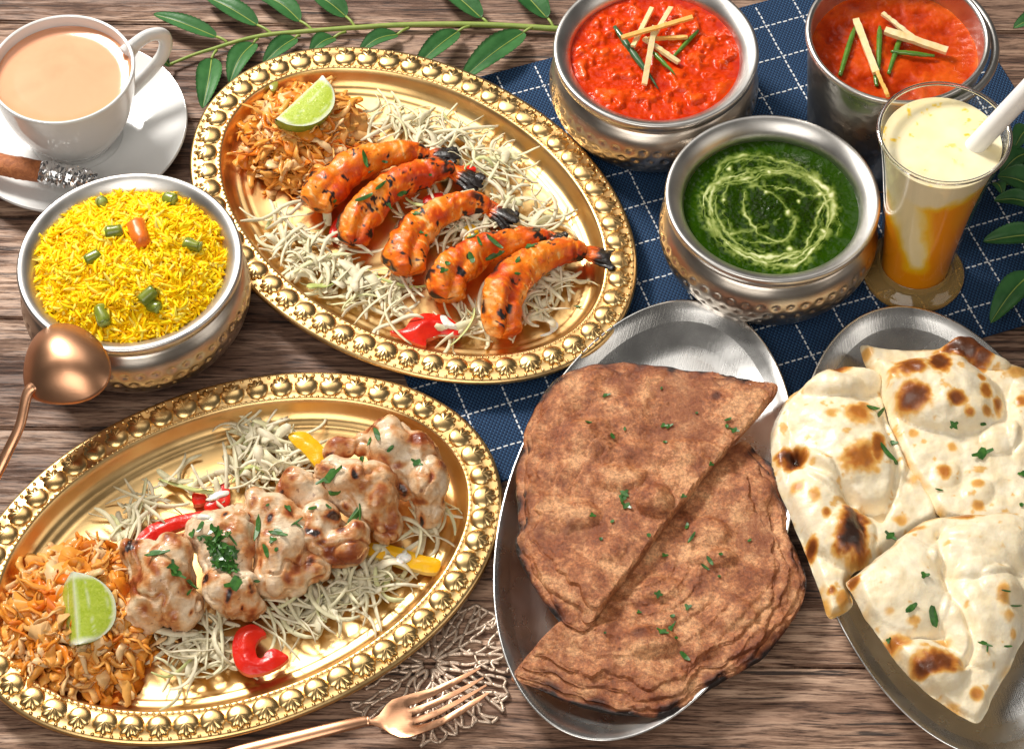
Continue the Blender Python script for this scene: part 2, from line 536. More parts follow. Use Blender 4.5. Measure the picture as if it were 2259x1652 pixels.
def bead_mesh():
    acc = Acc()
    for off, cnt, r in ((.0030, 158, .00125), (.0182, 212, .00105)):
        P, Nn = ell_even(off, cnt)
        for p in P:
            V = []; n = 8
            for i in range(4):
                a = i / 3 * math.pi / 2
                for j in range(n):
                    V.append((p[0] + r * math.cos(a) * math.cos(j * 2 * math.pi / n), p[1] + r * math.cos(a) * math.sin(j * 2 * math.pi / n), .0147 + r * math.sin(a) * .95))
            F = [(i * n + j, i * n + (j + 1) % n, (i + 1) * n + (j + 1) % n, (i + 1) * n + j) for i in range(3) for j in range(n)]
            acc.add(V, F)
    V, F = acc.VF(); return make_mesh('beading', V, F)
VB, FB = platter_body(); me_body = make_mesh('dish', VB, FB); me_bead = bead_mesh()
me_body.materials.append(M_gold); me_bead.materials.append(M_goldrim)
def platter(label, loc, rz):
    t = thing('gold_platter', label, 'platter', 'gold embossed oval platters', loc, rz)
    d = link('dish', me_body, None, t)
    b = link('beading', me_bead, None, t); b['kind'] = 'stuff'
    P, Nn = ell_even(.0107, 54)
    for p, nn in zip(P, Nn):
        o = link('boss', PL_BOSS, None, t)
        o.location = (p[0], p[1], .0150 - random.uniform(0, .0004)); o.rotation_euler = (random.uniform(-.06, .06), random.uniform(-.06, .06), math.atan2(nn[1], nn[0]) + random.uniform(-.10, .10)); sc_ = random.uniform(.95, 1.05); o.scale = (sc_, sc_ * random.uniform(.96, 1.04), random.uniform(.85, 1.08))
    d_w = d
    remember(d)
    return t
PU = platter('oval gold platter with embossed rim carrying the grilled prawns', (-.0639, .1169, .0021), -.715)
PLo = platter('oval gold platter with embossed rim carrying the chicken pieces', (-.1570, -.1305, .0), .438)

# ------------------------------------------------------------------ steel oval plates
SA, SB = .1518, .0815
def steel_plate(label, loc, rz):
    n = 180; V = []
    prof = [(.60, .0004), (.70, .0012), (.90, .010), (.992, .0138), (1.0, .0146), (.997, .0153), (.985, .0150), (.94, .0125), (.86, .0080), (.78, .0042), (.72, .0026), (.66, .0020), (.5, .0018), (.3, .0018), (.1, .0018), (.0005, .0018)]
    t_ = np.arange(n) * 2 * np.pi / n
    for k, z in prof:
        off = (1 - k) * SB
        x = (SA - off * 1.25) * np.cos(t_); y = max(SB - off, SB * .004) * np.sin(t_)
        if k < .5: x = SA * k * 1.05 * np.cos(t_); y = SB * k * np.sin(t_)
        V.append(np.stack([x, y, np.full(n, z)], 1))
    m = len(V); V = np.concatenate(V)
    F = [(i * n + j, i * n + (j + 1) % n, (i + 1) * n + (j + 1) % n, (i + 1) * n + j) for i in range(m - 1) for j in range(n)]
    V[:, 2] += fbm(V, 30, 2, 3) * .0003
    o = obj('steel_plate', (V, F), M_steelplate)
    o.location = loc; o.rotation_euler = (0, 0, rz)
    remember(o)
    return tag(o, label, 'plate', 'oval steel plates')
steel_plate('oval stainless steel plate under the brown layered flatbreads', (.0776, -.1044, .0022), 1.3016)
steel_plate('oval stainless steel plate under the white puffy flatbreads', (.2492, -.1121, .0022), 1.6924)

# ------------------------------------------------------------------ round hammered bowls
def bowl(label, cx, cy, Rr, z0=.002, dents=True):
    k = Rr / .0645
    t = thing('serving_bowl', label, 'bowl', 'hammered steel serving bowls', (cx, cy, z0))
    out = [(.001, .0012), (.030, .0004), (.044, .0006), (.050, .0022), (.0570, .0075), (.0620, .0140), (.0655, .0210), (.0672, .0285), (.0665, .0355), (.0640, .0415), (.0608, .0455), (.0592, .0470)]
    P = crom(out, 90); n = 330
    V, F = lathe(P, n)
    # rows of hammered dimples
    ang = np.arctan2(V[:, 1], V[:, 0]); r = np.hypot(V[:, 0], V[:, 1]); z = V[:, 2]
    dz = np.zeros(len(V)); cnt = 46
    for row, zz in enumerate((.010, .0165, .0230, .0295, .0360)):
        a = (ang / (2 * np.pi) * cnt + .5 * (row % 2)) % 1.0 - .5
        ds = (a * 2 * np.pi / cnt * .065) ** 2 + ((z - zz) * 1.05) ** 2
        dz += np.exp(-ds / (2 * .0011 ** 2)) * .0013
    sc = (r - dz) / np.maximum(r, 1e-6)
    msk = (z > .006)
    V[msk, 0] *= sc[msk]; V[msk, 1] *= sc[msk]
    V[:, :2] *= 1 + fbm(V, 60, 2, cx * 50)[:, None] * .004
    V[:, :2] *= k
    obj('belly', (V, F), M_belly, t)
    lip = [(.0592, .0470), (.0590, .0485), (.0596, .0498), (.0615, .0514), (.0636, .0540), (.0648, .0566), (.0651, .0588), (.0646, .0604), (.0634, .0610), (.0616, .0607),
           (.0592, .0594), (.0566, .0573), (.0546, .0548), (.0534, .0515), (.0532, .0475), (.0545, .0440), (.0570, .0390), (.0600, .030), (.058, .015), (.04, .004), (.001, .003)]
    V, F = lathe(crom(lip, 90), 128)
    V[:, :2] *= k
    remember(obj('rim', (V, F), M_steel, t))
    return t
CG = at(1704, 436, .0615); CR = at(286, 574, .0605); CD = at(1447, 111, .0615)
bowl('round hammered steel bowl holding green spinach curry', CG[0], CG[1], .0645)
bowl('round hammered steel bowl heaped with yellow rice', CR[0], CR[1], .0664, .0002)
bowl('round hammered steel bowl holding bright red curry', CD[0], CD[1], .0645)

# ------------------------------------------------------------------ tall pot with bail handle
CPt = at(1981, 75, .102)
pot = thing('curry_pot', 'tall steel pot with folded handle holding orange red curry', 'pot', None, (CPt[0], CPt[1], .002))
pp = [(.001, .001), (.040, .0004), (.0440, .0015), (.0462, .006), (.0485, .03), (.0515, .06), (.0542, .090), (.0545, .0945)]
V, F = lathe(crom(pp, 60), 120); obj('wall', (V, F), M_potsteel, pot)
rp = [(.0545, .0945), (.0556, .0955), (.0566, .0975), (.0562, .0995), (.0548, .1003), (.0534, .0995), (.0526, .0975), (.0520, .09), (.0492, .06), (.046, .02), (.04, .004), (.001, .003)]
V, F = lathe(crom(rp, 70), 128); remember(obj('rim', (V, F), M_steel, pot))
th = np.linspace(R(-62), R(98), 60)
hp = np.stack([np.cos(th) * .0605, np.sin(th) * .0605, .0965 - .004 * np.sin((th - th[0]) / (th[-1] - th[0]) * np.pi)], 1)
hp = np.concatenate([[[math.cos(th[0]) * .056, math.sin(th[0]) * .056, .090]], hp, [[math.cos(th[-1]) * .056, math.sin(th[-1]) * .056, .090]]])
bail = obj('handle', tube(crom(hp, 90), .0026, n=10), M_steel, pot)
for a in (th[0], th[-1]):
    c = np.array([math.cos(a) * .0562, math.sin(a) * .0562, .088])
    tt = np.linspace(0, 2 * np.pi, 24)
    tx = np.array([-math.sin(a), math.cos(a), 0])
    Pn = c + np.outer(np.cos(tt), tx) * .005 + np.outer(np.sin(tt), [0, 0, 1]) * .005
    obj('handle_ear', tube(Pn, .0013, n=8, caps=False, up=(math.cos(a), math.sin(a), 0)), M_steel, bail)

# ------------------------------------------------------------------ tea cup and saucer
CC = (-.2812, .1842)
sp_ = [(.001, .003), (.022, .003), (.024, .0008), (.028, .0006), (.030, .003), (.045, .0060), (.060, .0105), (.0712, .0150), (.0724, .0158), (.0720, .0168), (.0708, .0168), (.060, .0122), (.046, .0080), (.034, .0062), (.0300, .0060), (.0285, .0050), (.018, .0048), (.001, .0048)]
V, F = lathe(crom(sp_, 110), 160)
sau = obj('saucer', (V, F), M_porcelain); sau.location = (CC[0], CC[1], 0); remember(sau)
tag(sau, 'white porcelain saucer under the cup of milk tea', 'saucer')
cup = thing('tea_cup', 'white porcelain cup of milky tea with looped handle', 'cup', None, (CC[0], CC[1], .0048))
cp_ = [(.001, .0025), (.019, .0025), (.0205, .0004), (.0240, .0004), (.0250, .0024), (.0268, .006), (.0330, .0150), (.0388, .0280), (.0425, .0420), (.0446, .0560), (.0456, .0630), (.0457, .0640), (.0450, .0650), (.0440, .0648), (.0432, .0630), (.0415, .050), (.038, .032), (.030, .014), (.018, .006), (.001, .0055)]
V, F = lathe(crom(cp_, 120), 144); obj('body', (V, F), M_porcelain, cup)
az = R(29); hd = np.array([math.cos(az), math.sin(az), 0])
hz = [(.0430, .0560), (.0505, .0610), (.0590, .0635), (.0670, .0605), (.0695, .0520), (.0660, .0420), (.0570, .0330), (.0480, .0265), (.0385, .0215)]
H3 = np.array([hd * r + np.array([0, 0, z]) for r, z in crom(hz, 50)])
ra = np.interp(np.linspace(0, 1, 50), [0, .1, .5, .9, 1], [.0068, .0052, .0046, .0052, .0065])
obj('handle', tube(H3, ra, ra * .68, n=18, up=(-hd[1], hd[0], 0)), M_porcelain, cup)
m, nt, b = new_mat('milk_tea'); v = coords(nt)
col(b, ramp(nt, noise(nt, v, 30, 4, .5, 1.0), [(.3, (.72, .32, .175)), (.7, (.77, .37, .21))])); b.inputs['Specular IOR Level'].default_value = .25; setin(b, Roughness=.07); sss(b, .1, .002, (1, .5, .3)); M_tea = m
n = 128; tp = [(.0424, .0606), (.0420, .0599), (.0405, .0595), (.03, .0594), (.015, .0594), (.0005, .0594)]
tea = obj('milk_tea', lathe(tp, n), M_tea); tea.location = (CC[0], CC[1], .0048 - .003)
tag(tea, 'pale brown milk tea filling the white cup', 'tea')

# cinnamon stick with foil end, lying on the saucer
m, nt, b = new_mat('cinnamon_bark'); v = coords(nt, (1, 1, 1), rot=(0, 0, 0))
g = noise(nt, v, 160, 6, .7, 2.0)
col(b, ramp(nt, g, [(.3, (.22, .060, .016)), (.55, (.44, .145, .045)), (.75, (.60, .25, .09))])); setin(b, Roughness=.65); bump(nt, b, g, .0009, .8); M_cinn = m
m, nt, b = new_mat('crumpled_foil'); v = coords(nt); setin(b, Metallic=1.0, Roughness=.16); col(b, (.82, .82, .83))
bump(nt, b, noise(nt, v, 260, 2), .0008, .6); M_foil = m
cin = thing('cinnamon_stick', 'brown cinnamon stick with foil wrapped end lying on the saucer', 'cinnamon stick')
c0 = at(-60, 352, .0245); c1 = at(96, 381, .0250); c2 = at(215, 402, .0225)
path = np.array([c0 + (c1 - c0) * t for t in np.linspace(0, 1, 40)])
V, F = tube(path, .0072, .0062, n=28)
V += fbm(V, 260, 3)[:, None] * np.array([0, .0007, .0007]); obj('bark', (V, F), M_cinn, cin)
path = np.array([c1 + (c2 - c1) * t for t in np.linspace(-.04, 1, 70)])
rr = np.interp(np.linspace(0, 1, 70), [0, .03, .6, .95, 1], [.0078, .0080, .0078, .0066, .0040])
V, F = tube(path[::2], rr[::2], rr[::2] * .85, n=20)
V = V + rng.normal(0, 1, V.shape) * np.array([.0004, .0004, .00045]); V[:, 2] += fbm(V, 200, 2, 5) * .0012
F = [t for f in F for t in ([(f[0], f[1], f[2]), (f[0], f[2], f[3])] if len(f) == 4 and random.random() < .5 else ([(f[0], f[1], f[3]), (f[1], f[2], f[3])] if len(f) == 4 else [f]))]
obj('foil', (V, F), M_foil, cin, smooth=False)

# ------------------------------------------------------------------ glass of mango drink with straw
GX, GY = .2488, .0738
gl = thing('drinking_glass', 'tall flared drinking glass with thick foot on the placemat', 'glass', None, (GX, GY, .002))
m = bpy.data.materials.new('thin_clear_glass'); m.use_nodes = True; nt = m.node_tree
nt.nodes.remove(nt.nodes['Principled BSDF']); out = nt.nodes['Material Output']
tr = N(nt, 'ShaderNodeBsdfTransparent'); tr.inputs[0].default_value = (.99, .99, .985, 1)
gs = N(nt, 'ShaderNodeBsdfGlossy'); gs.inputs['Roughness'].default_value = .03
fr0 = N(nt, 'ShaderNodeLayerWeight'); fr0.inputs[0].default_value = .5
class _o: outputs = [mth(nt, 'ADD', mth(nt, 'MULTIPLY', mth(nt, 'POWER', fr0.outputs['Facing'], 4.0), .6), .015)]
fr = _o
mx = N(nt, 'ShaderNodeMixShader'); L(nt, fr.outputs[0], mx.inputs[0]); L(nt, tr.outputs[0], mx.inputs[1]); L(nt, gs.outputs[0], mx.inputs[2]); L(nt, mx.outputs[0], out.inputs['Surface']); M_glass = m
m, nt, b = new_mat('thick_glass_refraction_tint'); setin(b, Roughness=.06, IOR=1.46); b.inputs['Transmission Weight'].default_value = .80; col(b, (.97, .66, .25)); M_thick = m  # amber tint painted in for the drink's colour refracting through the foot
m, nt, b = new_mat('clear_rim_glass'); setin(b, Roughness=.02, IOR=1.46); b.inputs['Transmission Weight'].default_value = 1.0; col(b, (1, 1, 1)); M_rimglass = m
go = [(.0218, .0140), (.0222, .0175), (.0232, .030), (.0250, .050), (.0276, .075), (.0312, .1), (.0352, .122), (.0374, .1325), (.0380, .1336), (.0381, .1346), (.0374, .1352), (.0365, .1348), (.0361, .1336), (.0340, .122), (.0300, .1), (.0264, .075), (.0238, .05), (.0220, .030), (.0211, .0145)]
obj('cup_wall', lathe(crom(go, 90), 128), M_glass, gl)
fo = [(.0005, .0006), (.022, .0004), (.0290, .0006), (.0310, .0022), (.0314, .0042), (.0300, .0062), (.0265, .0085), (.0238, .0112), (.0222, .0139), (.0214, .0139), (.0209, .0095), (.0198, .0072), (.010, .0068), (.0005, .0068)]
tt = np.linspace(0, 2 * np.pi, 129); obj('rim', tube(np.stack([.0376 * np.cos(tt), .0376 * np.sin(tt), np.full(129, .1352)], 1), .0013, .0012, n=10, caps=False), M_rimglass, gl)
obj('foot', lathe(crom(fo, 70), 128), M_thick, gl)
li = [(.0005, .0076), (.0180, .0076), (.0200, .0100), (.0208, .0175), (.0216, .030), (.0234, .050), (.0259, .075), (.0294, .1), (.0318, .1130), (.0338, .1230), (.0344, .1262), (.0340, .1266), (.031, .1264), (.02, .1264), (.01, .1264), (.0005, .1264)]
V, F = lathe(crom(li, 150), 200)
ang = np.arctan2(V[:, 1], V[:, 0]); zz = V[:, 2]; r = np.hypot(V[:, 0], V[:, 1])
sx = np.cos(ang); front = -np.sin(ang)                # screen x, facing the camera
q = np.stack([np.cos(ang) * 1.2, np.sin(ang) * 1.2, zz * 30], 1)
w1 = fbm(q, 1.4, 3, 1) * .016; w2 = fbm(q, 2.2, 3, 4)
top_edge = .106 + .008 * sx + w1                          # cream above, mango below
mango = sstep(top_edge - zz, -.004, .010)
band_c = -.62 + (.085 - zz) * 8.0 + w2 * .16                # pale tongue sinking on the left front
band = np.exp(-((sx - band_c) / (.40 - .10 * sstep(zz, .08, .03))) ** 4) * sstep(zz, .026, .040) * sstep(front, -.6, 0)
mango = np.clip(mango * (1 - .93 * band), 0, 1)
mango = np.maximum(mango, sstep(zz, .036, .024) * 1.0)
surf = zz > .1259
sn = fbm(np.c_[V[:, :2], V[:, 2] * 0], 260, 3, 8); sn2 = fbm(np.c_[V[:, :2], V[:, 2] * 0], 70, 3, 2)
mango = np.where(surf, np.clip(sstep(sn, .26, .52) * .50 * sstep(sn2, -.1, .35) + .05 + .10 * sn2, 0, 1), mango)
m, nt, b = new_mat('mango_drink')
col(b, ramp(nt, attr(nt, 'mango'), [(0, (.97, .88, .62)), (.25, (.98, .76, .24)), (.6, (1.0, .58, .010)), (.9, (1.0, .46, .004)), (1, (.95, .33, .002))]))
setin(b, Roughness=.4); b.inputs['Specular IOR Level'].default_value = .25; M_mango = m
dr = obj('mango_drink', (V, F), M_mango, attrs={'mango': mango}); dr.location = (GX, GY, .002)
tag(dr, 'swirled cream and orange mango drink filling the tall glass', 'drink')
s0 = np.array([GX + .0145, GY - .001, .116]); s1 = at(2262, 205, .176)
d = (s1 - s0); P = np.array([s0 + d * t for t in np.linspace(-.25, 2.2, 40)])
V, F = tube(P, .0060, n=32, caps=False); Vi, Fi = tube(P, .0054, n=32, caps=False)
acc = Acc(); acc.add(V, F); acc.add(Vi, [f[::-1] for f in Fi])
acc.F += [((39) * 32 + j, 39 * 32 + (j + 1) % 32, 40 * 32 + 39 * 32 + (j + 1) % 32, 40 * 32 + 39 * 32 + j) for j in range(32)]
tag(obj('drinking_straw', acc.VF(), M_straw), 'thick white straw standing in the mango drink', 'straw')

# ------------------------------------------------------------------ copper spoon
spn = thing('copper_spoon', 'brushed copper spoon resting face down on the rice bowl rim', 'spoon')
tipp = at(212, 744, .0655); neck = at(62, 868, .0560)
ax = tipp - neck; Ls = np.linalg.norm(ax); axn = ax / Ls
sd = np.cross(axn, [0, 0, 1]); sd /= np.linalg.norm(sd); nn = np.cross(sd, axn)
V = []; n = 72; rings = 22
for side, off in ((0, 0.0), (1, -.0009)):
    for i in range(rings + 1):
        r = i / rings
        for j in range(n):
            t = j * 2 * math.pi / n
            e = .5 + .5 * r * math.cos(t)
            wid = .0285 * abs(math.sin(t)) * (1 + .20 * math.cos(t)) * (1 - .16 * max(0, -math.cos(t)) ** 2)
            y = r * wid * (1 if math.sin(t) > 0 else -1)
            dome = .0125 * (1 - r ** 2.2)
            V.append(neck + axn * Ls * e + sd * y + nn * (dome - .002 + off))
F = []
for s in (0, 1):
    b0 = s * (rings + 1) * n
    for i in range(rings):
        for j in range(n):
            k = (j + 1) % n; q = (b0 + i * n + j, b0 + (i + 1) * n + j, b0 + (i + 1) * n + k, b0 + i * n + k)
            F.append(q if s == 0 else q[::-1])
b1 = (rings + 1) * n
for j in range(n):
    k = (j + 1) % n; F.append((rings * n + j, b1 + rings * n + j, b1 + rings * n + k, rings * n + k))
remember(obj('bowl', (np.array(V), F), M_copper, spn))
hp = np.array([neck + axn * .008 + nn * .0005, neck + nn * .0005, at(45, 935, .050), at(20, 990, .044), at(-10, 1050, .036), at(-80, 1180, .010)])
P = crom(hp, 60); wv = np.interp(np.linspace(0, 1, 60), [0, .12, .3, 1], [.0052, .0036, .0030, .0036])
obj('handle', tube(P, wv, wv * .62, n=16), M_copper, spn)

# ------------------------------------------------------------------ lace coaster
LC = at(948, 1462, .002)[:2]; LR = .0475
def under_platter(p):
    x, y = p[0] + .1570, p[1] + .1305; c, s_ = math.cos(-.438), math.sin(-.438)
    return ((x * c - y * s_) / (PA - .024)) ** 2 + ((x * s_ + y * c) / (PB - .024)) ** 2 < 1
acc = Acc()
def twig(p, q, r, z=.0014):
    if under_platter(p) or under_platter(q): return
    a = np.r_[p, z + random.uniform(-.0004, .0004)]; c = np.r_[q, z + random.uniform(-.0004, .0004)]
    mid = (a + c) / 2; pe = np.array([-(c - a)[1], (c - a)[0], 0]); mid = mid + pe * random.uniform(-.12, .12)
    V, F = tube(crom([a, mid, c], 6), r, r * .8, n=7); acc.add(V, F)
rad = [.004, .011, .018, .0255, .033, .040, .0465]; cntr = [8, 16, 22, 34, 46, 54, 62]
nodes = []
for i, (rr_, c_) in enumerate(zip(rad, cntr)):
    ph = random.random()
    row = []
    for k in range(c_):
        a = (k + ph + random.uniform(-.2, .2)) * 2 * math.pi / c_
        r2 = rr_ * (1 + random.uniform(-.06, .06)) * (1 + .045 * math.sin(7 * a) * (i / 6))
        row.append((a, np.array([LC[0] + r2 * math.cos(a), LC[1] + r2 * math.sin(a)])))
    nodes.append(row)
for i in range(1, 7):
    for a, p in nodes[i]:
        ds = sorted(nodes[i - 1], key=lambda q: np.linalg.norm(q[1] - p))
        twig(ds[0][1], p, .00105 if i > 2 else .0013)
        if random.random() < .42: twig(ds[1][1], p, .00095)
    if i in (3,):
        for k in range(0, len(nodes[i])):
            if random.random() < .3: twig(nodes[i][k][1], nodes[i][(k + 1) % len(nodes[i])][1], .0008)
last = nodes[6]
for k in range(len(last)):
    if k % 5 != 4: twig(last[k][1], last[(k + 1) % len(last)][1], .0010)
o = obj('lace_coaster', acc.VF(), M_champagne)
tag(o, 'round champagne coloured lace coaster under the fork tines', 'coaster')

# ------------------------------------------------------------------ copper fork
fk = thing('copper_fork', 'brushed copper fork lying across the lace coaster', 'fork')
ol = [(800, 955), (850, 948), (905, 915), (955, 845), (1000, 805), (1055, 785), (1150, 755), (1300, 712), (1450, 655), (1560, 612), (1645, 582), (1652, 590), (1560, 640), (1450, 700), (1300, 770), (1180, 820), (1125, 838), (1114, 850), (1128, 858),
      (1200, 838), (1320, 795), (1460, 737), (1580, 688), (1668, 652), (1675, 660), (1580, 715), (1460, 775), (1320, 845), (1200, 895), (1150, 910), (1140, 922), (1155, 930),
      (1230, 910), (1340, 868), (1480, 802), (1600, 748), (1690, 707), (1697, 716), (1600, 772), (1480, 838), (1340, 915), (1230, 965), (1172, 980), (1160, 992), (1175, 1000),
      (1260, 978), (1370, 930), (1500, 862), (1620, 800), (1708, 763), (1714, 772), (1640, 825), (1500, 915), (1370, 985), (1260, 1050), (1190, 1085), (1130, 1106), (1060, 1098), (990, 1060), (920, 1010), (860, 988), (800, 985)]
pol = ats(zF(ol), .013)[:, :2]
A0 = at(*zF([(800, 970)])[0], .013)[:2]; A1 = at(*zF([(1680, 680)])[0], .013)[:2]
ad = (A1 - A0); LF = np.linalg.norm(ad); ad = ad / LF
def fz(XY):
    s = (XY - A0) @ ad / LF; t = (XY - A0) @ np.array([-ad[1], ad[0]])
    return .0125 - .0030 * np.sin(np.clip(s, 0, 1) * np.pi * .82) + .0035 * np.clip(s, 0, 1) ** 2 + 16.0 * t * t * np.sin(np.clip(s * 1.6, 0, 1) * np.pi)
V, F, mm, d = slab(pol, .0022, lambda XY, d: fz(XY) + .0006 * sstep(d, 0, .0008), lambda XY, d: fz(XY) - .0009)
obj('head', (V, F), M_copper, fk, smooth='sharp')
hp = [at(*zF([(830, 966)])[0], .0138), at(*zF([(780, 973)])[0], .0140), at(*zF([(600, 1015)])[0], .0150), at(*zF([(300, 1090)])[0], .0135), at(*zF([(0, 1165)])[0], .0105), at(*zF([(-500, 1290)])[0], .004)]
P = crom(hp, 60); wv = np.interp(np.linspace(0, 1, 60), [0, .08, .25, 1], [.0030, .0028, .0034, .0046])
obj('handle', tube(P, wv, wv * .5, n=14), M_copper, fk)

# ------------------------------------------------------------------ food helpers
def ribbon(P, w, th, roll=0.0):
    """bent strip with rectangular section"""
    P = np.asarray(P, float); m = len(P)
    T, Sd, Nn = frames(P)
    w = np.broadcast_to(np.asarray(w, float), (m,)); ro = np.broadcast_to(np.asarray(roll, float), (m,))
    A = Sd * np.cos(ro)[:, None] + Nn * np.sin(ro)[:, None]; B = -Sd * np.sin(ro)[:, None] + Nn * np.cos(ro)[:, None]
    a = A * (w / 2)[:, None]; b = B * (th / 2)
    V = np.stack([P - a - b, P + a - b, P + a + b, P - a + b], 1).reshape(-1, 3)
    F = [(0, 1, 2, 3), tuple(4 * (m - 1) + i for i in (3, 2, 1, 0))]
    for i in range(m - 1):
        for j in range(4):
            k = (j + 1) % 4; F.append((4 * i + k, 4 * i + j, 4 * i + 4 + j, 4 * i + 4 + k))
    return V, F
def rnd(a, b): return random.uniform(a, b)
def strand(c, ang, ln, curv, w, th, lift, m=11, wob=.002):
    s = np.linspace(-.5, .5, m); a = ang + curv * s * 2
    dx = np.cos(a) * ln / (m - 1); dy = np.sin(a) * ln / (m - 1)
    P = np.stack([np.cumsum(dx), np.cumsum(dy), np.zeros(m)], 1); P -= P[m // 2]
    ph = rnd(0, 6.28); P[:, 2] = lift * (.5 + .5 * np.sin(s * rnd(3, 9) + ph)) + wob * np.abs(s) * rnd(-1, 2)
    P += np.asarray(c)
    wp = w * (1 - .55 * np.abs(2 * s) ** 5)
    r0 = random.gauss(0, .5); roll = r0 + s * rnd(-1.6, 1.6)
    return ribbon(P, wp, th, roll)

# ---------------- curries
def disc_grid(Rr, n):
    u = np.linspace(-1, 1, n); U, W = np.meshgrid(u, u)
    X = U * np.sqrt(1 - W * W / 2) * Rr; Y = W * np.sqrt(1 - U * U / 2) * Rr
    V = np.stack([X.ravel(), Y.ravel(), np.zeros(n * n)], 1)
    F = [(i * n + j, i * n + j + 1, (i + 1) * n + j + 1, (i + 1) * n + j) for i in range(n - 1) for j in range(n - 1)]
    return V, F
def curry_mat(name, stops, rough=.22, coat=.5, ss=.15, bs=420, bd=.0004, attrname='var'):
    m, nt, b = new_mat(name); v = coords(nt)
    col(b, ramp(nt, attr(nt, attrname), stops)); b.inputs['Coat Weight'].default_value = coat * .3; b.inputs['Coat Roughness'].default_value = .08
    b.inputs['Specular IOR Level'].default_value = .17
    setin(b, Roughness=rough); sss(b, ss, .002, (1, .2, .05))
    bump(nt, b, noise(nt, v, bs, 4), bd, .8)
    return m
# red
V, F = disc_grid(.0545, 150); W3 = V + np.array([CD[0], CD[1], 0])
rr = np.hypot(V[:, 0], V[:, 1]) / .0545
n1 = fbm(W3, 100, 3, 2); n2 = fbm(W3, 230, 3, 5); lump = sstep(n1, -.1, .45)
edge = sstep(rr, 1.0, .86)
V[:, 2] = (lump * .0030 + n2 * .0007) * edge + .0010 * (rr ** 6)
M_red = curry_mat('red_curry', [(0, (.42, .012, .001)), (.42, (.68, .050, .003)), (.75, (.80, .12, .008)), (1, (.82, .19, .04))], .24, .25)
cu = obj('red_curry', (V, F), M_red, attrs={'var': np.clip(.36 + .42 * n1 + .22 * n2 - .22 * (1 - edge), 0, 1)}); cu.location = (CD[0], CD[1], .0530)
remember(cu); tag(cu, 'chunky bright red tomato curry in the round bowl', 'curry')
# orange red in the pot
V, F = disc_grid(.0518, 130); W3 = V + np.array([CPt[0], CPt[1], 0])
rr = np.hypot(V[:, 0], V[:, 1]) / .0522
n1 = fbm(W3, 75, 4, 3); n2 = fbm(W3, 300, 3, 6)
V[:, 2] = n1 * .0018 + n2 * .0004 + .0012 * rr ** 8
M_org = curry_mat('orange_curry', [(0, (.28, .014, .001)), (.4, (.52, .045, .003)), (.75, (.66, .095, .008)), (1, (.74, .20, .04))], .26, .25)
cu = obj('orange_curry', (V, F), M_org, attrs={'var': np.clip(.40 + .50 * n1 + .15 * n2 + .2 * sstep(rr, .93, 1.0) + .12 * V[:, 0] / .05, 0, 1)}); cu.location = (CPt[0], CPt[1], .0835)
remember(cu); tag(cu, 'smooth orange red curry filling the tall pot', 'curry')
# green with cream swirl
V, F = disc_grid(.0540, 190)
W3 = V + np.array([CG[0], CG[1], .0500]); px = proj(W3)
warp = np.stack([fbm(W3, 200, 3, 1), fbm(W3, 200, 3, 4)], 1) * 6
pq = px + warp
lines = [([(490, 520), (540, 460), (700, 405), (860, 378), (1030, 388), (1120, 440), (1190, 530), (1205, 620), (1150, 740), (1080, 830), (1040, 880), (960, 905), (830, 890), (720, 850), (620, 780), (530, 680), (500, 600), (490, 520)], 5.5, 1.0),
         ([(555, 440), (580, 360), (640, 312), (760, 300), (860, 315), (980, 350), (1050, 380), (1140, 450)], 3.6, .8),
         ([(620, 470), (600, 560), (620, 660), (680, 740), (760, 775), (880, 785)], 3.2, .7),
         ([(720, 500), (715, 600), (760, 680), (830, 750), (920, 770), (970, 740), (990, 650), (960, 600)], 3.4, .85),
         ([(700, 420), (780, 460), (880, 520), (950, 590)], 2.6, .6), ([(740, 460), (900, 470), (1020, 500), (1120, 522), (1190, 510)], 3.2, .85),
         ([(1190, 540), (1130, 600), (1110, 690), (1070, 760), (1020, 830), (900, 875)], 4, .9), ([(1180, 520), (1235, 650), (1230, 740)], 3, .7),
         ([(640, 730), (740, 712), (850, 680), (910, 640)], 3, .7), ([(545, 470), (530, 600), (575, 720), (660, 800), (800, 850), (950, 845), (1040, 820)], 4.5, .9),
         ([(575, 460), (560, 600), (610, 720), (700, 790), (830, 830)], 3, .6), ([(840, 390), (980, 405), (1080, 450), (1160, 520)], 3, .6), ([(700, 340), (760, 310), (690, 380)], 3, .6)]
cream = np.zeros(len(V))
_m = np.array(lines[0][0], float); _c = np.array([855, 640.0])
for k_, w_, a_ in ((.93, 2.6, .8), (.87, 2.2, .65), (1.05, 2.0, .5)):
    q_ = _c + (_m - _c) * k_ + rng.normal(0, 9, _m.shape); q_[-1] = q_[0]; lines.append(([tuple(p) for p in q_], w_, a_))
q_ = _c + (np.array(lines[1][0], float) - _c) * .94; lines.append(([tuple(p) for p in q_], 2.2, .6))
for pts, wd, a in lines:
    q = np.array(zG(crom(np.array(pts, float), 70).tolist()))
    d = edge_dist(pq, q, False)
    brk = .72 + .5 * fbm(W3, 160, 2, wd)
    we = wd * np.clip(.75 + 1.3 * fbm(W3, 75, 2, wd + a), .25, 1.6)
    cream = np.maximum(cream, a * np.clip(brk, .25, 1) * np.exp(-(d / (we * 1.0)) ** 2))
    cream = np.maximum(cream, .50 * a * np.exp(-(d / (wd * 3.2)) ** 2) * np.clip(.5 + 1.2 * fbm(W3, 420, 2, 7), 0, 1))
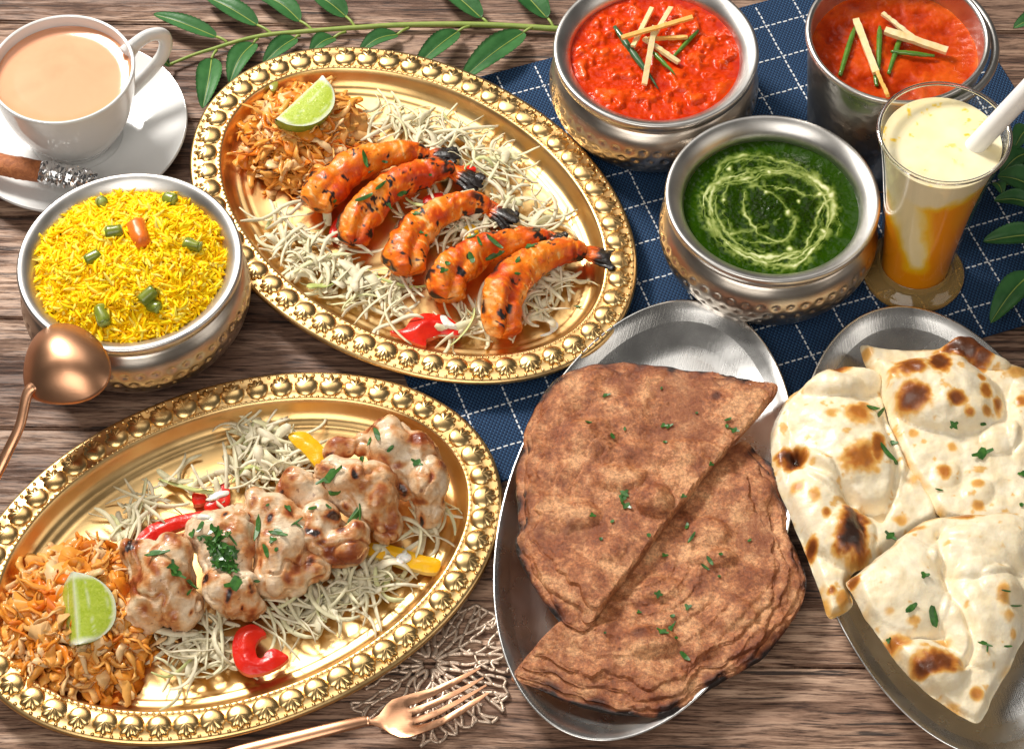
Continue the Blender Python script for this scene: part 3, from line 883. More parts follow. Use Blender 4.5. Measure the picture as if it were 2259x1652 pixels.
for x, y, r_ in [(840, 505, 8), (1020, 550, 6), (960, 615, 9), (850, 387, 8), (1150, 710, 10), (640, 370, 8), (960, 815, 11), (810, 855, 8), (1190, 515, 14), (1130, 515, 9), (600, 540, 7)]:
    c = zG([(x, y)])[0]; d = np.hypot(pq[:, 0] - c[0], pq[:, 1] - c[1]); cream = np.maximum(cream, np.exp(-(d / (r_ * .70)) ** 2))
cc = zG([(855, 600)])[0]; de = np.hypot((px[:, 0] - cc[0]) / 158, (px[:, 1] - cc[1]) / 126)
oil = sstep(de, 1.08, .90) * (.6 + .4 * np.clip(fbm(W3, 260, 3, 9) * 2 + .3, 0, 1))
n1 = fbm(W3, 140, 3, 8); n2 = fbm(W3, 520, 3, 2); rr = np.hypot(V[:, 0], V[:, 1]) / .0552
V[:, 2] = n1 * .0006 + n2 * .00015 + cream * .0004 + .0012 * rr ** 10 + .0020 * np.exp(-((px[:, 0] - zG([(870, 580)])[0][0]) / 30) ** 2 - ((px[:, 1] - zG([(870, 580)])[0][1]) / 22) ** 2) * (.5 + n2 * .8)
m, nt, b = new_mat('spinach_curry'); v = coords(nt)
base = ramp(nt, attr(nt, 'oil'), [(0, (.014, .047, .0004)), (.5, (.010, .032, .0004)), (1, (.008, .019, .0004))])
base = mix(nt, mth(nt, 'MULTIPLY', ramp(nt, noise(nt, v, 700, 3), [(.42, 0.0), (.62, 1.0)]), .55), base, (.024, .062, .001))
col(b, ramp(nt, attr(nt, 'cream'), [(0, (0, 0, 0)), (1, (1, 1, 1))]))
c2 = mix(nt, ramp(nt, attr(nt, 'cream'), [(.05, 0.0), (.85, 1.0)]), base, ramp(nt, attr(nt, 'cream'), [(.1, (.20, .34, .02)), (.55, (.48, .56, .16)), (1, (.74, .76, .48))]))
col(b, c2); setin(b, Roughness=.16); b.inputs['Specular IOR Level'].default_value = .14
bump(nt, b, noise(nt, v, 500, 3), .0003, .6); M_green = m
cu = obj('spinach_curry', (V, F), M_green, attrs={'cream': cream, 'oil': oil}); cu.location = (CG[0], CG[1], .0505)
remember(cu); tag(cu, 'dark green spinach curry with swirled cream lines', 'curry')

# ---------------- rice
MR = .0570
def rice_h(x, y):
    r = np.hypot(x, y) / MR
    return .0520 + .0175 * np.clip(1 - r ** 2.2, 0, 1)
_hr = rng.normal(0, 1, (26, 3))
def hnx(x, y): return fbm(np.array([[x, y, .3]]), 95, 2, 4)[0]
gr_n = 6; gr_m = 7
def grains(cnt):
    t = np.linspace(0, 1, gr_m); prof = np.sin(np.pi * np.clip(t * .96 + .02, 0, 1)) ** .55
    a = np.arange(gr_n) * 2 * np.pi / gr_n
    Vs = []; Fs = []; As = []
    base_F = [(i * gr_n + j, i * gr_n + (j + 1) % gr_n, (i + 1) * gr_n + (j + 1) % gr_n, (i + 1) * gr_n + j) for i in range(gr_m - 1) for j in range(gr_n)]
    base_F += [tuple(range(gr_n))[::-1], tuple((gr_m - 1) * gr_n + j for j in range(gr_n))]
    base_F = [np.array(f) for f in base_F]
    for g in range(cnt):
        r = MR * math.sqrt(random.random()) * .985; ph = rnd(0, 2 * math.pi)
        x, y = r * math.cos(ph), r * math.sin(ph)
        ln = rnd(.0085, .0135); w = rnd(.00095, .00125); bend = rnd(-.0026, .0026)
        az = rnd(0, 6.28); el = rnd(-.30, .45) if random.random() < .85 else rnd(.3, 1.0)
        d = np.array([math.cos(az) * math.cos(el), math.sin(az) * math.cos(el), math.sin(el)])
        s_ = np.cross(d, [0, 0, 1]); s_ /= np.linalg.norm(s_) + 1e-9; u_ = np.cross(s_, d)
        c = np.array([x, y, float(rice_h(x, y)) + rnd(-.0014, .0016) + .0034 * float(hnx(x, y))])
        ctr = c + np.outer((t - .5) * ln, d) + np.outer(bend * (1 - (2 * t - 1) ** 2), s_)
        ring = np.outer(np.cos(a), s_) + np.outer(np.sin(a), u_) * .85
        V = ctr[:, None] + ring[None] * (prof * w)[:, None, None]
        Vs.append(V.reshape(-1, 3)); Fs.extend([tuple(f + g * gr_n * gr_m) for f in base_F]); As.append(np.full(gr_n * gr_m, random.random()))
    return np.concatenate(Vs), Fs, np.concatenate(As)
NG = 3300
hn = fbm(rng.uniform(-1, 1, (NG, 3)) * 3, 3, 2)
V, F, A = grains(NG)
dg, dF = disc_grid(MR, 60); dg[:, 2] = rice_h(dg[:, 0], dg[:, 1]) - .0012 + fbm(dg, 200, 2) * .001
Vt = np.concatenate([V, dg]); Ft = F + [tuple(i + len(V) for i in f) for f in dF]; At = np.r_[A, np.full(len(dg), .3)]
m, nt, b = new_mat('saffron_rice')
col(b, ramp(nt, attr(nt, 'var'), [(0, (.94, .48, .002)), (.35, (.97, .62, .003)), (.75, (.98, .72, .008)), (1, (.98, .82, .16))])); setin(b, Roughness=.45); b.inputs['Specular IOR Level'].default_value = .10; M_rice = m
ri = obj('yellow_rice', (Vt, Ft), M_rice, attrs={'var': At}); ri.location = (CR[0], CR[1], .0012); remember(ri)
tag(ri, 'heap of long grain yellow rice in the steel bowl', 'rice', kind='stuff')

build_bvh()
M_bean = simple('green_bean', (.13, .18, .015), .3, var=(.24, .28, .03), vscale=200, ss=.2, coat=.2)
M_beanin = simple('bean_inside', (.32, .40, .10), .4, ss=.2)
M_carrot = simple('cooked_carrot', (.78, .16, .012), .35, var=(.82, .22, .03), vscale=150, ss=.3)
def bean(x, y, dx, dy, ln, r, label, el=.0):
    p, nn = hit(x, y, .06)
    a = at(x + dx, y + dy, p[2]) - at(x, y, p[2]); a[2] = el * np.linalg.norm(a); a /= np.linalg.norm(a)
    p = p + np.array([0, 0, r * .25])
    r = r * .88; ln = ln * .92
    t = thing('bean_piece', label, 'green bean', 'green bean pieces in the rice')
    P = np.array([p + a * ln * s for s in np.linspace(-.5, .5, 7)])
    rp = r * np.array([.93, .99, 1, 1, 1, .99, .93])
    Vp, Fp = tube(P, rp, rp * .92, n=16, caps=True); Vp = Vp + fbm(Vp, 160, 2, x)[:, None] * np.array([.0012, .0012, .0008]); obj('pod', (Vp, Fp), M_bean, t)
    e = np.array([p + a * ln * (.5 + s) for s in (-.01, .02)])
    for sg in (1, -1):
        e = np.array([p + a * sg * ln * (.5 + s) for s in (-.02, .03)])
        V, F = tube(e, r * .78, n=14); obj('cut_end', (V, F), M_beanin, t)
BE = [(503, 248, 40, 45, .006, .0042, 'green bean slice seen end on at the upper left of the rice', .9), (845, 230, 40, 20, .008, .0042, 'green bean piece near the back right edge of the rice', .2), (566, 392, 45, -8, .0105, .0042, 'green bean piece just left of the orange carrot chunk', .05),
      (958, 457, 45, 12, .0105, .0042, 'green bean piece at the right side of the yellow rice', .0), (460, 522, 45, -18, .0095, .0042, 'green bean piece half buried left of the rice centre', .1), (735, 712, 35, -22, .010, .0048, 'plump green bean piece at the front of the rice', .25), (510, 810, 12, 45, .013, .0046, 'dark green bean piece near the spoon', -.1), (765, 765, 30, 20, .008, .004, 'small dark bean piece tucked beneath the plump front bean', .1)]
for bx in BE:
    q = zI([(bx[0], bx[1])])[0]; bean(q[0], q[1], *bx[2:])
V, F, mm, d = slab(ats(zI([(628, 350), (665, 325), (712, 322), (728, 370), (745, 428), (725, 455), (680, 462), (648, 420)]), .074)[:, :2], .002, lambda XY, d: .0745 + .004 * sstep(d, 0, .003) + 0 * d, lambda XY, d: .064 + 0 * d)
tag(obj('carrot_chunk', (V, F), M_carrot), 'orange carrot chunk on top of the yellow rice', 'carrot')

# ---------------- lime wedges
m, nt, b = new_mat('lime_rind'); v = coords(nt)
col(b, ramp(nt, noise(nt, v, 90, 3), [(.3, (.16, .30, .02)), (.7, (.30, .44, .05))])); setin(b, Roughness=.35); bump(nt, b, voro(nt, v, 900), .0003, .6); M_rind = m
m, nt, b = new_mat('lime_flesh'); v = coords(nt)
pulp = ramp(nt, noise(nt, v, 330, 4, .6, 1.5), [(.3, (.38, .50, .03)), (.7, (.56, .66, .10))])
col(b, mix(nt, attr(nt, 'pith'), pulp, (.80, .84, .62))); setin(b, Roughness=.18); b.inputs['Coat Weight'].default_value = .4; sss(b, .45, .005, (.8, 1, .2)); bump(nt, b, noise(nt, v, 400, 4, .6, 1.0), .0007, .6); M_flesh = m
def lime(label, A, B, bis, Rr, half):
    t = thing('lime_wedge', label, 'lime', 'lime wedges')
    ax = B - A; Ln = np.linalg.norm(ax); ax = ax / Ln
    bis = np.asarray(bis, float); bis = bis - ax * (bis @ ax); bis /= np.linalg.norm(bis); sd = np.cross(ax, bis)
    ns = 34
    s = np.linspace(-1, 1, ns); rad = Rr * np.clip(1 - np.abs(s) ** 2.3, 0, 1) ** .62 + .0015
    C = np.array([(A + B) / 2 + ax * si * Ln / 2 for si in s])
    na = 22; V = []
    for k in range(na):
        a = -half + 2 * half * k / (na - 1); dv = bis * math.cos(a) + sd * math.sin(a); V.append(C + dv * rad[:, None])
    V = np.array(V).reshape(-1, 3)
    F = [(k * ns + i, k * ns + i + 1, (k + 1) * ns + i + 1, (k + 1) * ns + i) for k in range(na - 1) for i in range(ns - 1)]
    obj('rind', (V, F), M_rind, t)
    acc = Acc(); nr = 16
    for sg in (-1, 1):
        a = sg * half; dv = bis * math.cos(a) + sd * math.sin(a); nrm = np.cross(ax, dv) * sg
        V = []; pi = []
        for k in range(nr):
            f = k / (nr - 1)
            q = C + dv * (rad * f)[:, None] * .998 + nrm * (.0007 * math.sin(math.pi * f) - .0001)
            V.append(q); edge_d = (1 - f) * rad; endd = (1 - np.abs(s)) * Ln / 2
            pth = np.maximum(sstep(edge_d, .0026, .0008), sstep(f, .10, .02) * .8); pth = np.maximum(pth, sstep(endd, .0055, .002))
            seg = np.abs(((f * rad / Rr * 2.0 + s * .2 + .25) % 1.0) - .5); pth = np.maximum(pth, .55 * sstep(seg, .44, .5))
            pi.append(pth)
        V = np.array(V).reshape(-1, 3); F = [(k * ns + i, k * ns + i + 1, (k + 1) * ns + i + 1, (k + 1) * ns + i) for k in range(nr - 1) for i in range(ns - 1)]
        acc.add(V, F, np.array(pi).ravel())
    obj('flesh', acc.VF(), M_flesh, t, attrs={'pith': acc.attr()})
a, c = zS([(890, 745), (1320, 345)])
lime('lime wedge with pale flesh on the orange slaw of the prawn platter', at(*a, .040), at(*c, .038), (.42, -.30, -.86), .0205, R(50))
a, c = zL([(575, 880), (535, 345)])
lime('green lime wedge standing on the slaw of the chicken platter', at(*a, .030), at(*c, .040), (.30, -.05, -.90), .0215, R(50))

# ---------------- shredded cabbage
def tinted(name, stops, rough=.4, ss=.25, coat=.15):
    m, nt, b = new_mat(name); v = coords(nt)
    c = ramp(nt, attr(nt, 'var'), stops)
    c = mix(nt, .35, c, ramp(nt, noise(nt, v, 260, 4), [(.3, (.55, .55, .5)), (.65, (1.1, 1.1, 1.1))]), 'MULTIPLY')
    col(b, c); setin(b, Roughness=rough); b.inputs['Coat Weight'].default_value = coat; b.inputs['Specular IOR Level'].default_value = .3
    tl = N(nt, 'ShaderNodeBsdfTranslucent'); L(nt, c, tl.inputs['Color']); ms = N(nt, 'ShaderNodeMixShader'); ms.inputs[0].default_value = .14
    L(nt, b.outputs[0], ms.inputs[1]); L(nt, tl.outputs[0], ms.inputs[2]); L(nt, ms.outputs[0], nt.nodes['Material Output'].inputs['Surface'])
    return m
M_cab = tinted('shredded_cabbage', [(0, (.92, .83, .62)), (.45, (.88, .82, .54)), (.75, (.72, .75, .34)), (1, (.52, .62, .16))], .5, 0, 0)
M_slaw = tinted('orange_slaw', [(0, (.96, .64, .32)), (.25, (.95, .47, .11)), (.6, (.92, .33, .030)), (1, (.80, .18, .008))], .4, 0, .1)
def cabbage(label, blobs, z0):
    acc = Acc()
    for x, y, r, cnt in blobs:
        for i in range(int(cnt * 1.05)):
            a = rnd(0, 6.28); q = r * 1.08 * math.sqrt(random.random())
            z = z0 + rnd(.0008, .0075)
            c = at(x + q * math.cos(a), y + q * math.sin(a) * .8, z)
            big = random.random() < .18
            ln = rnd(.020, .050); w = rnd(.0035, .0065) if big else rnd(.0013, .0029)
            V, F = strand(c, rnd(0, 6.28), ln * (.6 if big else 1), rnd(-1.5, 1.5), w, rnd(.0003, .0006), rnd(.001, .006))
            V[:, 2] = np.maximum(V[:, 2], z0 + .0003)
            acc.add(V, F, min(1, abs(random.gauss(.12, .26))))
    o = obj('shredded_cabbage', acc.VF(), M_cab, smooth=True, attrs={'var': acc.attr()}); remember(o)
    return tag(o, label, 'cabbage', kind='stuff')
UB = [(840, 262, 40, 10), (900, 272, 45, 14), (955, 295, 45, 16), (1015, 318, 42, 16), (1075, 365, 45, 16), (1110, 400, 38, 12), (1130, 440, 32, 10), (1190, 478, 34, 10), (1215, 500, 25, 5),
      (950, 470, 45, 14), (1010, 505, 45, 14), (1060, 520, 45, 12), (920, 520, 40, 10), (1090, 480, 30, 8), (620, 480, 26, 6), (630, 530, 38, 13), (655, 580, 40, 13), (700, 600, 42, 13), (750, 625, 42, 14), (800, 640, 42, 14), (850, 650, 38, 12), (885, 640, 35, 9), (860, 690, 30, 6),
      (1010, 735, 30, 10), (1045, 700, 38, 10), (1175, 650, 45, 16), (1215, 620, 38, 12), (1235, 600, 26, 6), (1180, 690, 30, 8), (760, 560, 45, 8), (700, 500, 40, 6)]
cabbage('scattered shredded white cabbage beneath the grilled prawns', UB, .0046)
LB = [zC([(950, 220, 0, 0)])[0][:2] + (48, 22), zC([(880, 120)])[0] + (40, 14), zC([(1000, 380)])[0] + (45, 16), zC([(1150, 230)])[0] + (40, 10), zC([(780, 330)])[0] + (34, 8), zC([(500, 460)])[0] + (40, 5), zC([(330, 480)])[0] + (40, 4), zC([(210, 620)])[0] + (40, 14), zC([(120, 720)])[0] + (22, 7),
      zC([(1450, 1000)])[0] + (45, 18), zC([(1350, 1150)])[0] + (50, 20), zC([(1550, 1050)])[0] + (45, 18), zC([(1150, 1180)])[0] + (45, 16), zC([(1080, 1280)])[0] + (35, 8), zC([(1900, 720)])[0] + (30, 8), zC([(1980, 560)])[0] + (22, 4), zC([(640, 1290)])[0] + (40, 12), zC([(560, 1420)])[0] + (40, 14), zC([(700, 1470)])[0] + (35, 7), zC([(480, 1560)])[0] + (28, 5),
      zC([(1700, 1020)])[0] + (30, 7), zC([(1250, 330)])[0] + (30, 6), zC([(640, 480)])[0] + (50, 5), zC([(1650, 900)])[0] + (35, 9), zC([(420, 1350)])[0] + (25, 6)]
cabbage('scattered shredded pale cabbage beneath the chicken pieces', LB, .0028)

def slaw(label, px_c, rx, ry, z0, hgt, cnt, seed):
    random.seed(seed)
    acc = Acc(); n = 48
    C0 = at(*px_c, z0 + .004)
    wx = rx / 3600; wy = ry / (3600 * .80)
    dg, dF = disc_grid(1.0, n)
    dd = dg.copy(); r = np.hypot(dg[:, 0], dg[:, 1])
    wob = 1 + .16 * fbm(dg * 1.7, 1, 2, seed)
    dd[:, 0] = C0[0] + dg[:, 0] * wx * .86 * wob; dd[:, 1] = C0[1] + dg[:, 1] * wy * .86 * wob
    dd[:, 2] = z0 + np.clip(hgt * .72 * (1 - r ** 2.5) + fbm(dd, 150, 3, seed) * .003, .0003, 1)
    acc.add(dd, dF, np.clip(.6 + .6 * fbm(dd, 200, 3), 0, 1))
    for i in range(cnt):
        a = rnd(0, 6.28); q = math.sqrt(random.random()) * 1.02
        x = C0[0] + wx * q * math.cos(a); y = C0[1] + wy * q * math.sin(a)
        z = z0 + .001 + hgt * max(0, 1 - q ** 2.4) * rnd(.72, 1.02)
        fl = random.random()
        w = rnd(.0022, .0046) if fl < .62 else rnd(.006, .0120)
        ln = rnd(.018, .040) if fl < .62 else rnd(.013, .024)
        V, F = strand((x, y, z), rnd(0, 6.28), ln, rnd(-2.4, 2.4), w, rnd(.0006, .0011), rnd(.001, .006), m=14, wob=.003)
        V = V + np.stack([fbm(V, 170, 2, 3), fbm(V, 170, 2, 6), fbm(V, 170, 2, 9)], 1) * .0030
        lo = z0 + .0006
        V[:, 2] = np.maximum(V[:, 2], lo)
        acc.add(V, F, min(1, max(0, random.gauss(.36, .28))))
    o = obj('orange_slaw', acc.VF(), M_slaw, smooth=True, attrs={'var': acc.attr()}); remember(o)
    return tag(o, label, 'slaw', kind='stuff')
slaw('heap of orange dressed slaw beneath the lime beside the prawns', (668, 308), 126, 112, .0048, .021, 420, 3)
slaw('heap of orange dressed slaw beneath the lime beside the chicken', (175, 1372), 150, 140, .0026, .019, 500, 5)
random.seed(11)

# ---------------- grilled prawns
m, nt, b = new_mat('grilled_prawn'); v = coords(nt)
base = ramp(nt, attr(nt, 'tone'), [(0, (.90, .52, .20)), (.28, (.88, .26, .014)), (.6, (.78, .135, .004)), (1, (.52, .040, .002))])
base = mix(nt, ramp(nt, noise(nt, v, 420, 4, .6), [(.58, 0.0), (.72, .75)]), base, (.36, .035, .008))
col(b, mix(nt, ramp(nt, attr(nt, 'char'), [(.25, 0.0), (.75, 1.0)]), base, ramp(nt, attr(nt, 'char'), [(.4, (.14, .022, .006)), (.9, (.012, .008, .007))])))
setin(b, Roughness=.38); b.inputs['Coat Weight'].default_value = .12; b.inputs['Coat Roughness'].default_value = .12; b.inputs['Specular IOR Level'].default_value = .4
bump(nt, b, noise(nt, v, 300, 5, .6), .0009, .7); M_prawn = m
def prawn(label, pts, wid, tail, zlift=.0, seed=1, charside=1.0, nblade=5):
    t = thing('grilled_prawn', label, 'prawn', 'grilled prawns on the upper platter')
    pts = zP(pts); PXM = .35 / 3560
    W = np.array(wid, float) * PXM * 1.07
    m_ = len(pts)
    zc = np.array([.0060 + .42 * w + zlift + .0045 * math.sin(math.pi * (i + .6) / (m_ + 1)) for i, w in enumerate(W)])
    P0 = np.array([at(p[0], p[1], z) for p, z in zip(pts, zc)])
    n = 84; P = crom(P0, n); w = crom(W[:, None], n)[:, 0]
    s = np.linspace(0, 1, n)
    cap = np.clip(s / .055, 0, 1); w = w * np.sqrt(np.clip(1 - (1 - cap) ** 2.6, .02, 1))
    endc = np.clip((1 - s) / .03, 0, 1); w = w * (.72 + .28 * np.sqrt(np.clip(1 - (1 - endc) ** 2, 0, 1)))
    seg = np.abs(((s * 6.6 + .15) % 1.0) - .5) * 2; groove = sstep(seg, .78, 1.0) * sstep(s, .12, .3)
    w = w * (1 + .06 * np.sin(seg * np.pi * .5) - .045 * groove)
    nc = 40; V, F = tube(P, w * .5, w * .47, n=nc, caps=True)
    S_ = np.repeat(s, nc); A = np.tile(np.arange(nc) * 2 * np.pi / nc, n)
    T, Sd, Nn = frames(P)
    rad = (np.cos(A)[:, None] * np.repeat(Sd, nc, 0) + np.sin(A)[:, None] * np.repeat(Nn, nc, 0))
    # split, folded head end
    split = np.exp(-((np.angle(np.exp(1j * (A - R(60))))) / .30) ** 2) * sstep(S_, .50, .05)
    d = fbm(V, 62, 2, seed + 30) * .0036 * sstep(S_, .75, .2) + fbm(V, 120, 4, seed) * .0022 + fbm(V, 320, 3, seed + 3) * .0007 - split * .0042
    V = V + rad * d[:, None]
    tone = .42 + .55 * fbm(V, 95, 4, seed + 5) - .55 * np.repeat(groove, nc) * (fbm(V, 90, 2, seed) > .05) + .28 * sstep(S_, .6, 1) - .15 * split
    veins = np.abs(fbm(V, 150, 2, seed + 20)); tone -= .42 * sstep(veins, .055, .0)
    back = np.exp(-((np.angle(np.exp(1j * (A - R(158 if charside > 0 else 20))))) / .42) ** 2)     # seared edge
    ch = back * sstep(fbm(V, 110, 3, seed + 7), -.28, .10) * 1.1 * (S_ < .93)
    tone += .45 * sstep(fbm(V, 55, 3, seed + 40), .02, .35)
    ch = np.maximum(ch, sstep(fbm(V, 190, 3, seed + 9), .30, .46) * .95)
    ch = np.maximum(ch, sstep(S_, .68, .96) * sstep(fbm(V, 170, 4, seed + 2), -.08, .22))
    body = obj('body', (V, F), M_prawn, t, attrs={'tone': np.clip(tone, 0, 1), 'char': np.clip(ch, 0, 1)}); remember(body)
    if tail:
        tq = zP(tail); z1 = P[-1][2]
        E = at(tq[-1][0], tq[-1][1], z1 + .001)
        ax = E - P[-1]; ln = np.linalg.norm(ax); ax /= ln; sd = np.cross(ax, [0, 0, 1]); sd /= np.linalg.norm(sd)
        Qp = crom([P[-1] - ax * .005, P[-1], P[-1] + ax * ln * .30], 12); wp_ = np.linspace(w[-4] * .46, .0030, 12)
        Vp, Fp = tube(Qp, wp_, wp_ * .85, n=18); Vp = Vp + fbm(Vp, 260, 3, seed)[:, None] * .0006
        tl = obj('tail', (Vp, Fp), M_prawn, t, attrs={'tone': np.clip(.7 + fbm(Vp, 200, 2, seed) * .5, 0, 1), 'char': np.clip(.25 + fbm(Vp, 220, 3, seed + 1) * 1.6, 0, 1)})
        for k in range(nblade):
            f = k / (nblade - 1) - .5
            a0 = P[-1] - ax * .004 + sd * f * .004
            a1 = P[-1] + ax * ln * (.5) + sd * f * .0070 + np.array([0, 0, .0022 * (1 - 4 * f * f)])
            a2 = P[-1] + ax * ln * (1.0 - .25 * abs(f) * 2 * rnd(.4, 1)) + sd * f * .0125 + np.array([0, 0, rnd(-.002, .003)])
            Q = crom([a0, a1, a2], 16); ww = np.interp(np.linspace(0, 1, 16), [0, .35, .8, 1], [.0030, .0037, .0034, .0016]) * rnd(.8, 1.1)
            Vb, Fb = tube(Q, ww, ww * .36, n=10); Vb = Vb + fbm(Vb, 420, 3, seed + k)[:, None] * np.array([.0005, .0005, .0009])
            sb = np.repeat(np.linspace(0, 1, 16), 10)
            chb = np.clip(sstep(sb, .10, .55) * 1.1 + fbm(Vb, 300, 3, k) * .6, 0, 1)
            obj('tail_fin', (Vb, Fb), M_prawn, tl, attrs={'tone': np.clip(.75 + fbm(Vb, 300, 2, k) * .5, 0, 1), 'char': chb})
    return t
prawn('leftmost grilled prawn lying against the orange slaw', [(190, 505), (245, 420), (360, 305), (520, 215), (690, 165), (820, 150), (930, 170)], [205, 225, 220, 195, 150, 120, 80], [(930, 170), (1130, 190)], seed=1)
prawn('second grilled prawn from the slaw with a herb slice on its back', [(440, 735), (470, 610), (560, 480), (690, 375), (850, 300), (980, 265), (1080, 270)], [190, 215, 205, 190, 170, 145, 95], [(1080, 275), (1265, 380)], seed=2)
prawn('middle grilled prawn of the row of five', [(800, 925), (785, 800), (830, 690), (930, 580), (1060, 510), (1180, 475), (1310, 500)], [210, 240, 215, 190, 165, 140, 95], [(1310, 500), (1490, 610)], seed=3)
prawn('fourth grilled prawn sprinkled with green herb strips', [(1040, 1080), (1050, 960), (1130, 855), (1270, 770), (1420, 720), (1560, 695), (1680, 695)], [200, 225, 205, 180, 150, 130, 100], [(1680, 695), (1800, 730)], seed=4)
prawn('rightmost grilled prawn with heavily charred shell and tail', [(1390, 1310), (1385, 1150), (1425, 1010), (1510, 895), (1650, 815), (1800, 775), (1910, 785)], [190, 240, 245, 215, 180, 150, 100], [(1910, 785), (2150, 860)], seed=5, zlift=.003)

# ---------------- chicken pieces
m, nt, b = new_mat('grilled_chicken'); v = coords(nt)
base = ramp(nt, attr(nt, 'tone'), [(0, (.84, .66, .46)), (.33, (.74, .48, .27)), (.58, (.62, .28, .10)), (.8, (.42, .12, .035)), (1, (.24, .045, .010))])
base = mix(nt, .35, base, ramp(nt, noise(nt, v, 500, 4, .6), [(.35, (.62, .52, .45)), (.6, (1.08, 1.05, 1.0))]), 'MULTIPLY')
col(b, mix(nt, ramp(nt, attr(nt, 'char'), [(.3, 0.0), (.8, 1.0)]), base, ramp(nt, attr(nt, 'char'), [(.4, (.20, .045, .014)), (.95, (.022, .012, .010))])))
setin(b, Roughness=.34); b.inputs['Coat Weight'].default_value = .35; b.inputs['Coat Roughness'].default_value = .10; b.inputs['Specular IOR Level'].default_value = .45
bump(nt, b, noise(nt, coords(nt, (1, 2.4, 1.6), rot=(.3, .2, .6)), 300, 5, .6), .0006, .8); M_chick = m
def remeshed(ells, voxel):
    bm = bmesh.new()
    for c, rx, ry, rz, rot in ells:
        Mx = Matrix.Translation(Vector(c)) @ Matrix.Rotation(rot, 4, 'Z') @ Matrix.Diagonal((rx, ry, rz, 1))
        bmesh.ops.create_icosphere(bm, subdivisions=3, radius=1.0, matrix=Mx)
    me = bpy.data.meshes.new('tmp'); bm.to_mesh(me); bm.free()
    o = bpy.data.objects.new('tmp', me); COL.objects.link(o)
    md = o.modifiers.new('r', 'REMESH'); md.mode = 'VOXEL'; md.voxel_size = voxel
    sm = o.modifiers.new('s', 'SMOOTH'); sm.factor = .5; sm.iterations = 24
    dgp = bpy.context.evaluated_depsgraph_get()
    me2 = bpy.data.meshes.new_from_object(o.evaluated_get(dgp))
    bpy.data.objects.remove(o); bpy.data.meshes.remove(me)
    k = len(me2.vertices)
    V = np.empty(k * 3, np.float32); me2.vertices.foreach_get('co', V); Nn = np.empty(k * 3, np.float32); me2.vertices.foreach_get('normal', Nn)
    F = [tuple(p.vertices) for p in me2.polygons]; bpy.data.meshes.remove(me2)
    return V.reshape(-1, 3).astype(float), Nn.reshape(-1, 3).astype(float), F
def chicken(label, ells, chars, seed):
    E_ = []
    for e in ells:
        x, y, z, rx, ry, rz = e[:6]; rot = R(e[6]) if len(e) > 6 else 0
        q = zC([(x, y)])[0]; E_.append((at(q[0], q[1], z + .002), rx * .92, ry * .92, rz * 1.06, rot))
    V, Nn, F = remeshed(E_, .00105)
    rid = 1 - np.abs(fbm(V, 110, 3, seed + 3)) * 2
    gr_ = sstep(np.abs(fbm(V, 48, 2, seed + 14)), .10, .0)
    dsp = fbm(V, 60, 2, seed) * .0034 + fbm(V, 240, 3, seed + 1) * .0007 - gr_ * .0016 + (rid - .6) * .0006
    V = V + Nn * dsp[:, None]
    V[:, 2] = np.maximum(V[:, 2], .0031)
    px = proj(V)
    tone = .36 + .26 * sstep(dsp, .0, .0022) + .25 * gr_ + 1.05 * fbm(V, 80, 4, seed + 5) + .25 * fbm(V, 260, 3, seed + 6) - .18 * Nn[:, 2] * sstep(fbm(V, 60, 2, seed + 9), -.2, .2)
    ch = sstep(fbm(V, 330, 2, seed + 8), .52, .66) * .6
    for cx_, cy_, r_, a_ in chars:
        q = zC([(cx_, cy_)])[0]; an_ = cx_ * .37; ux_, uy_ = px[:, 0] - q[0], px[:, 1] - q[1]
        d = np.hypot((ux_ * math.cos(an_) + uy_ * math.sin(an_)) * .75, (uy_ * math.cos(an_) - ux_ * math.sin(an_)) * 1.5) / (r_ * .376 * .85)
        d = d + fbm(V, 190, 3, seed + cx_) * 1.2
        ch = np.maximum(ch, a_ * 1.05 * sstep(d, 1.25, .35)); tone = np.maximum(tone, (.80 * sstep(d, 2.6, .6)))
    o = obj('chicken_piece', (V, F), M_chick, attrs={'tone': np.clip(tone, 0, 1), 'char': np.clip(ch, 0, 1)}); remember(o)
    return tag(o, label, 'chicken', 'grilled chicken pieces on the lower platter')
chicken('big chunky grilled chicken piece beside the orange slaw', [(350, 1010, .020, .0215, .026, .018), (240, 890, .024, .013, .016, .012), (430, 860, .026, .014, .013, .011), (255, 1190, .014, .014, .013, .012), (470, 1160, .016, .015, .015, .012), (330, 960, .031, .012, .015, .009), (150, 830, .026, .006, .009, .008)],
        [(150, 800, 45, 1.0), (200, 770, 35, .7), (330, 1090, 22, .8), (515, 1195, 16, .9), (430, 740, 25, .5), (300, 930, 40, .35)], 21)
chicken('grilled chicken piece topped with a clump of dark coriander', [(630, 720, .026, .016, .014, .013), (790, 690, .026, .012, .018, .012), (720, 850, .022, .0185, .02, .016), (760, 1050, .018, .0175, .02, .014, 15), (860, 1140, .014, .012, .010, .010), (680, 1010, .022, .010, .02, .010), (860, 1010, .028, .007, .008, .007), (700, 630, .030, .007, .007, .006)],
        [(720, 615, 20, .9), (610, 995, 40, 1.0), (735, 1105, 40, .9), (820, 1165, 22, 1.0), (870, 1050, 32, 1.0), (790, 1250, 25, .8), (880, 1190, 40, .5)], 22)
chicken('grilled chicken piece in the centre of the lower platter', [(900, 590, .026, .009, .014, .011), (1010, 620, .026, .015, .014, .012), (1030, 780, .022, .017, .022, .016), (1000, 960, .018, .0135, .017, .013), (1110, 1010, .014, .013, .012, .011), (1130, 700, .024, .012, .014, .010), (1240, 930, .015, .013, .011, .010)],
        [(880, 550, 32, 1.0), (990, 620, 30, .9), (950, 720, 28, .6), (930, 900, 25, .6), (1220, 880, 40, .7), (850, 620, 20, .9)], 23)
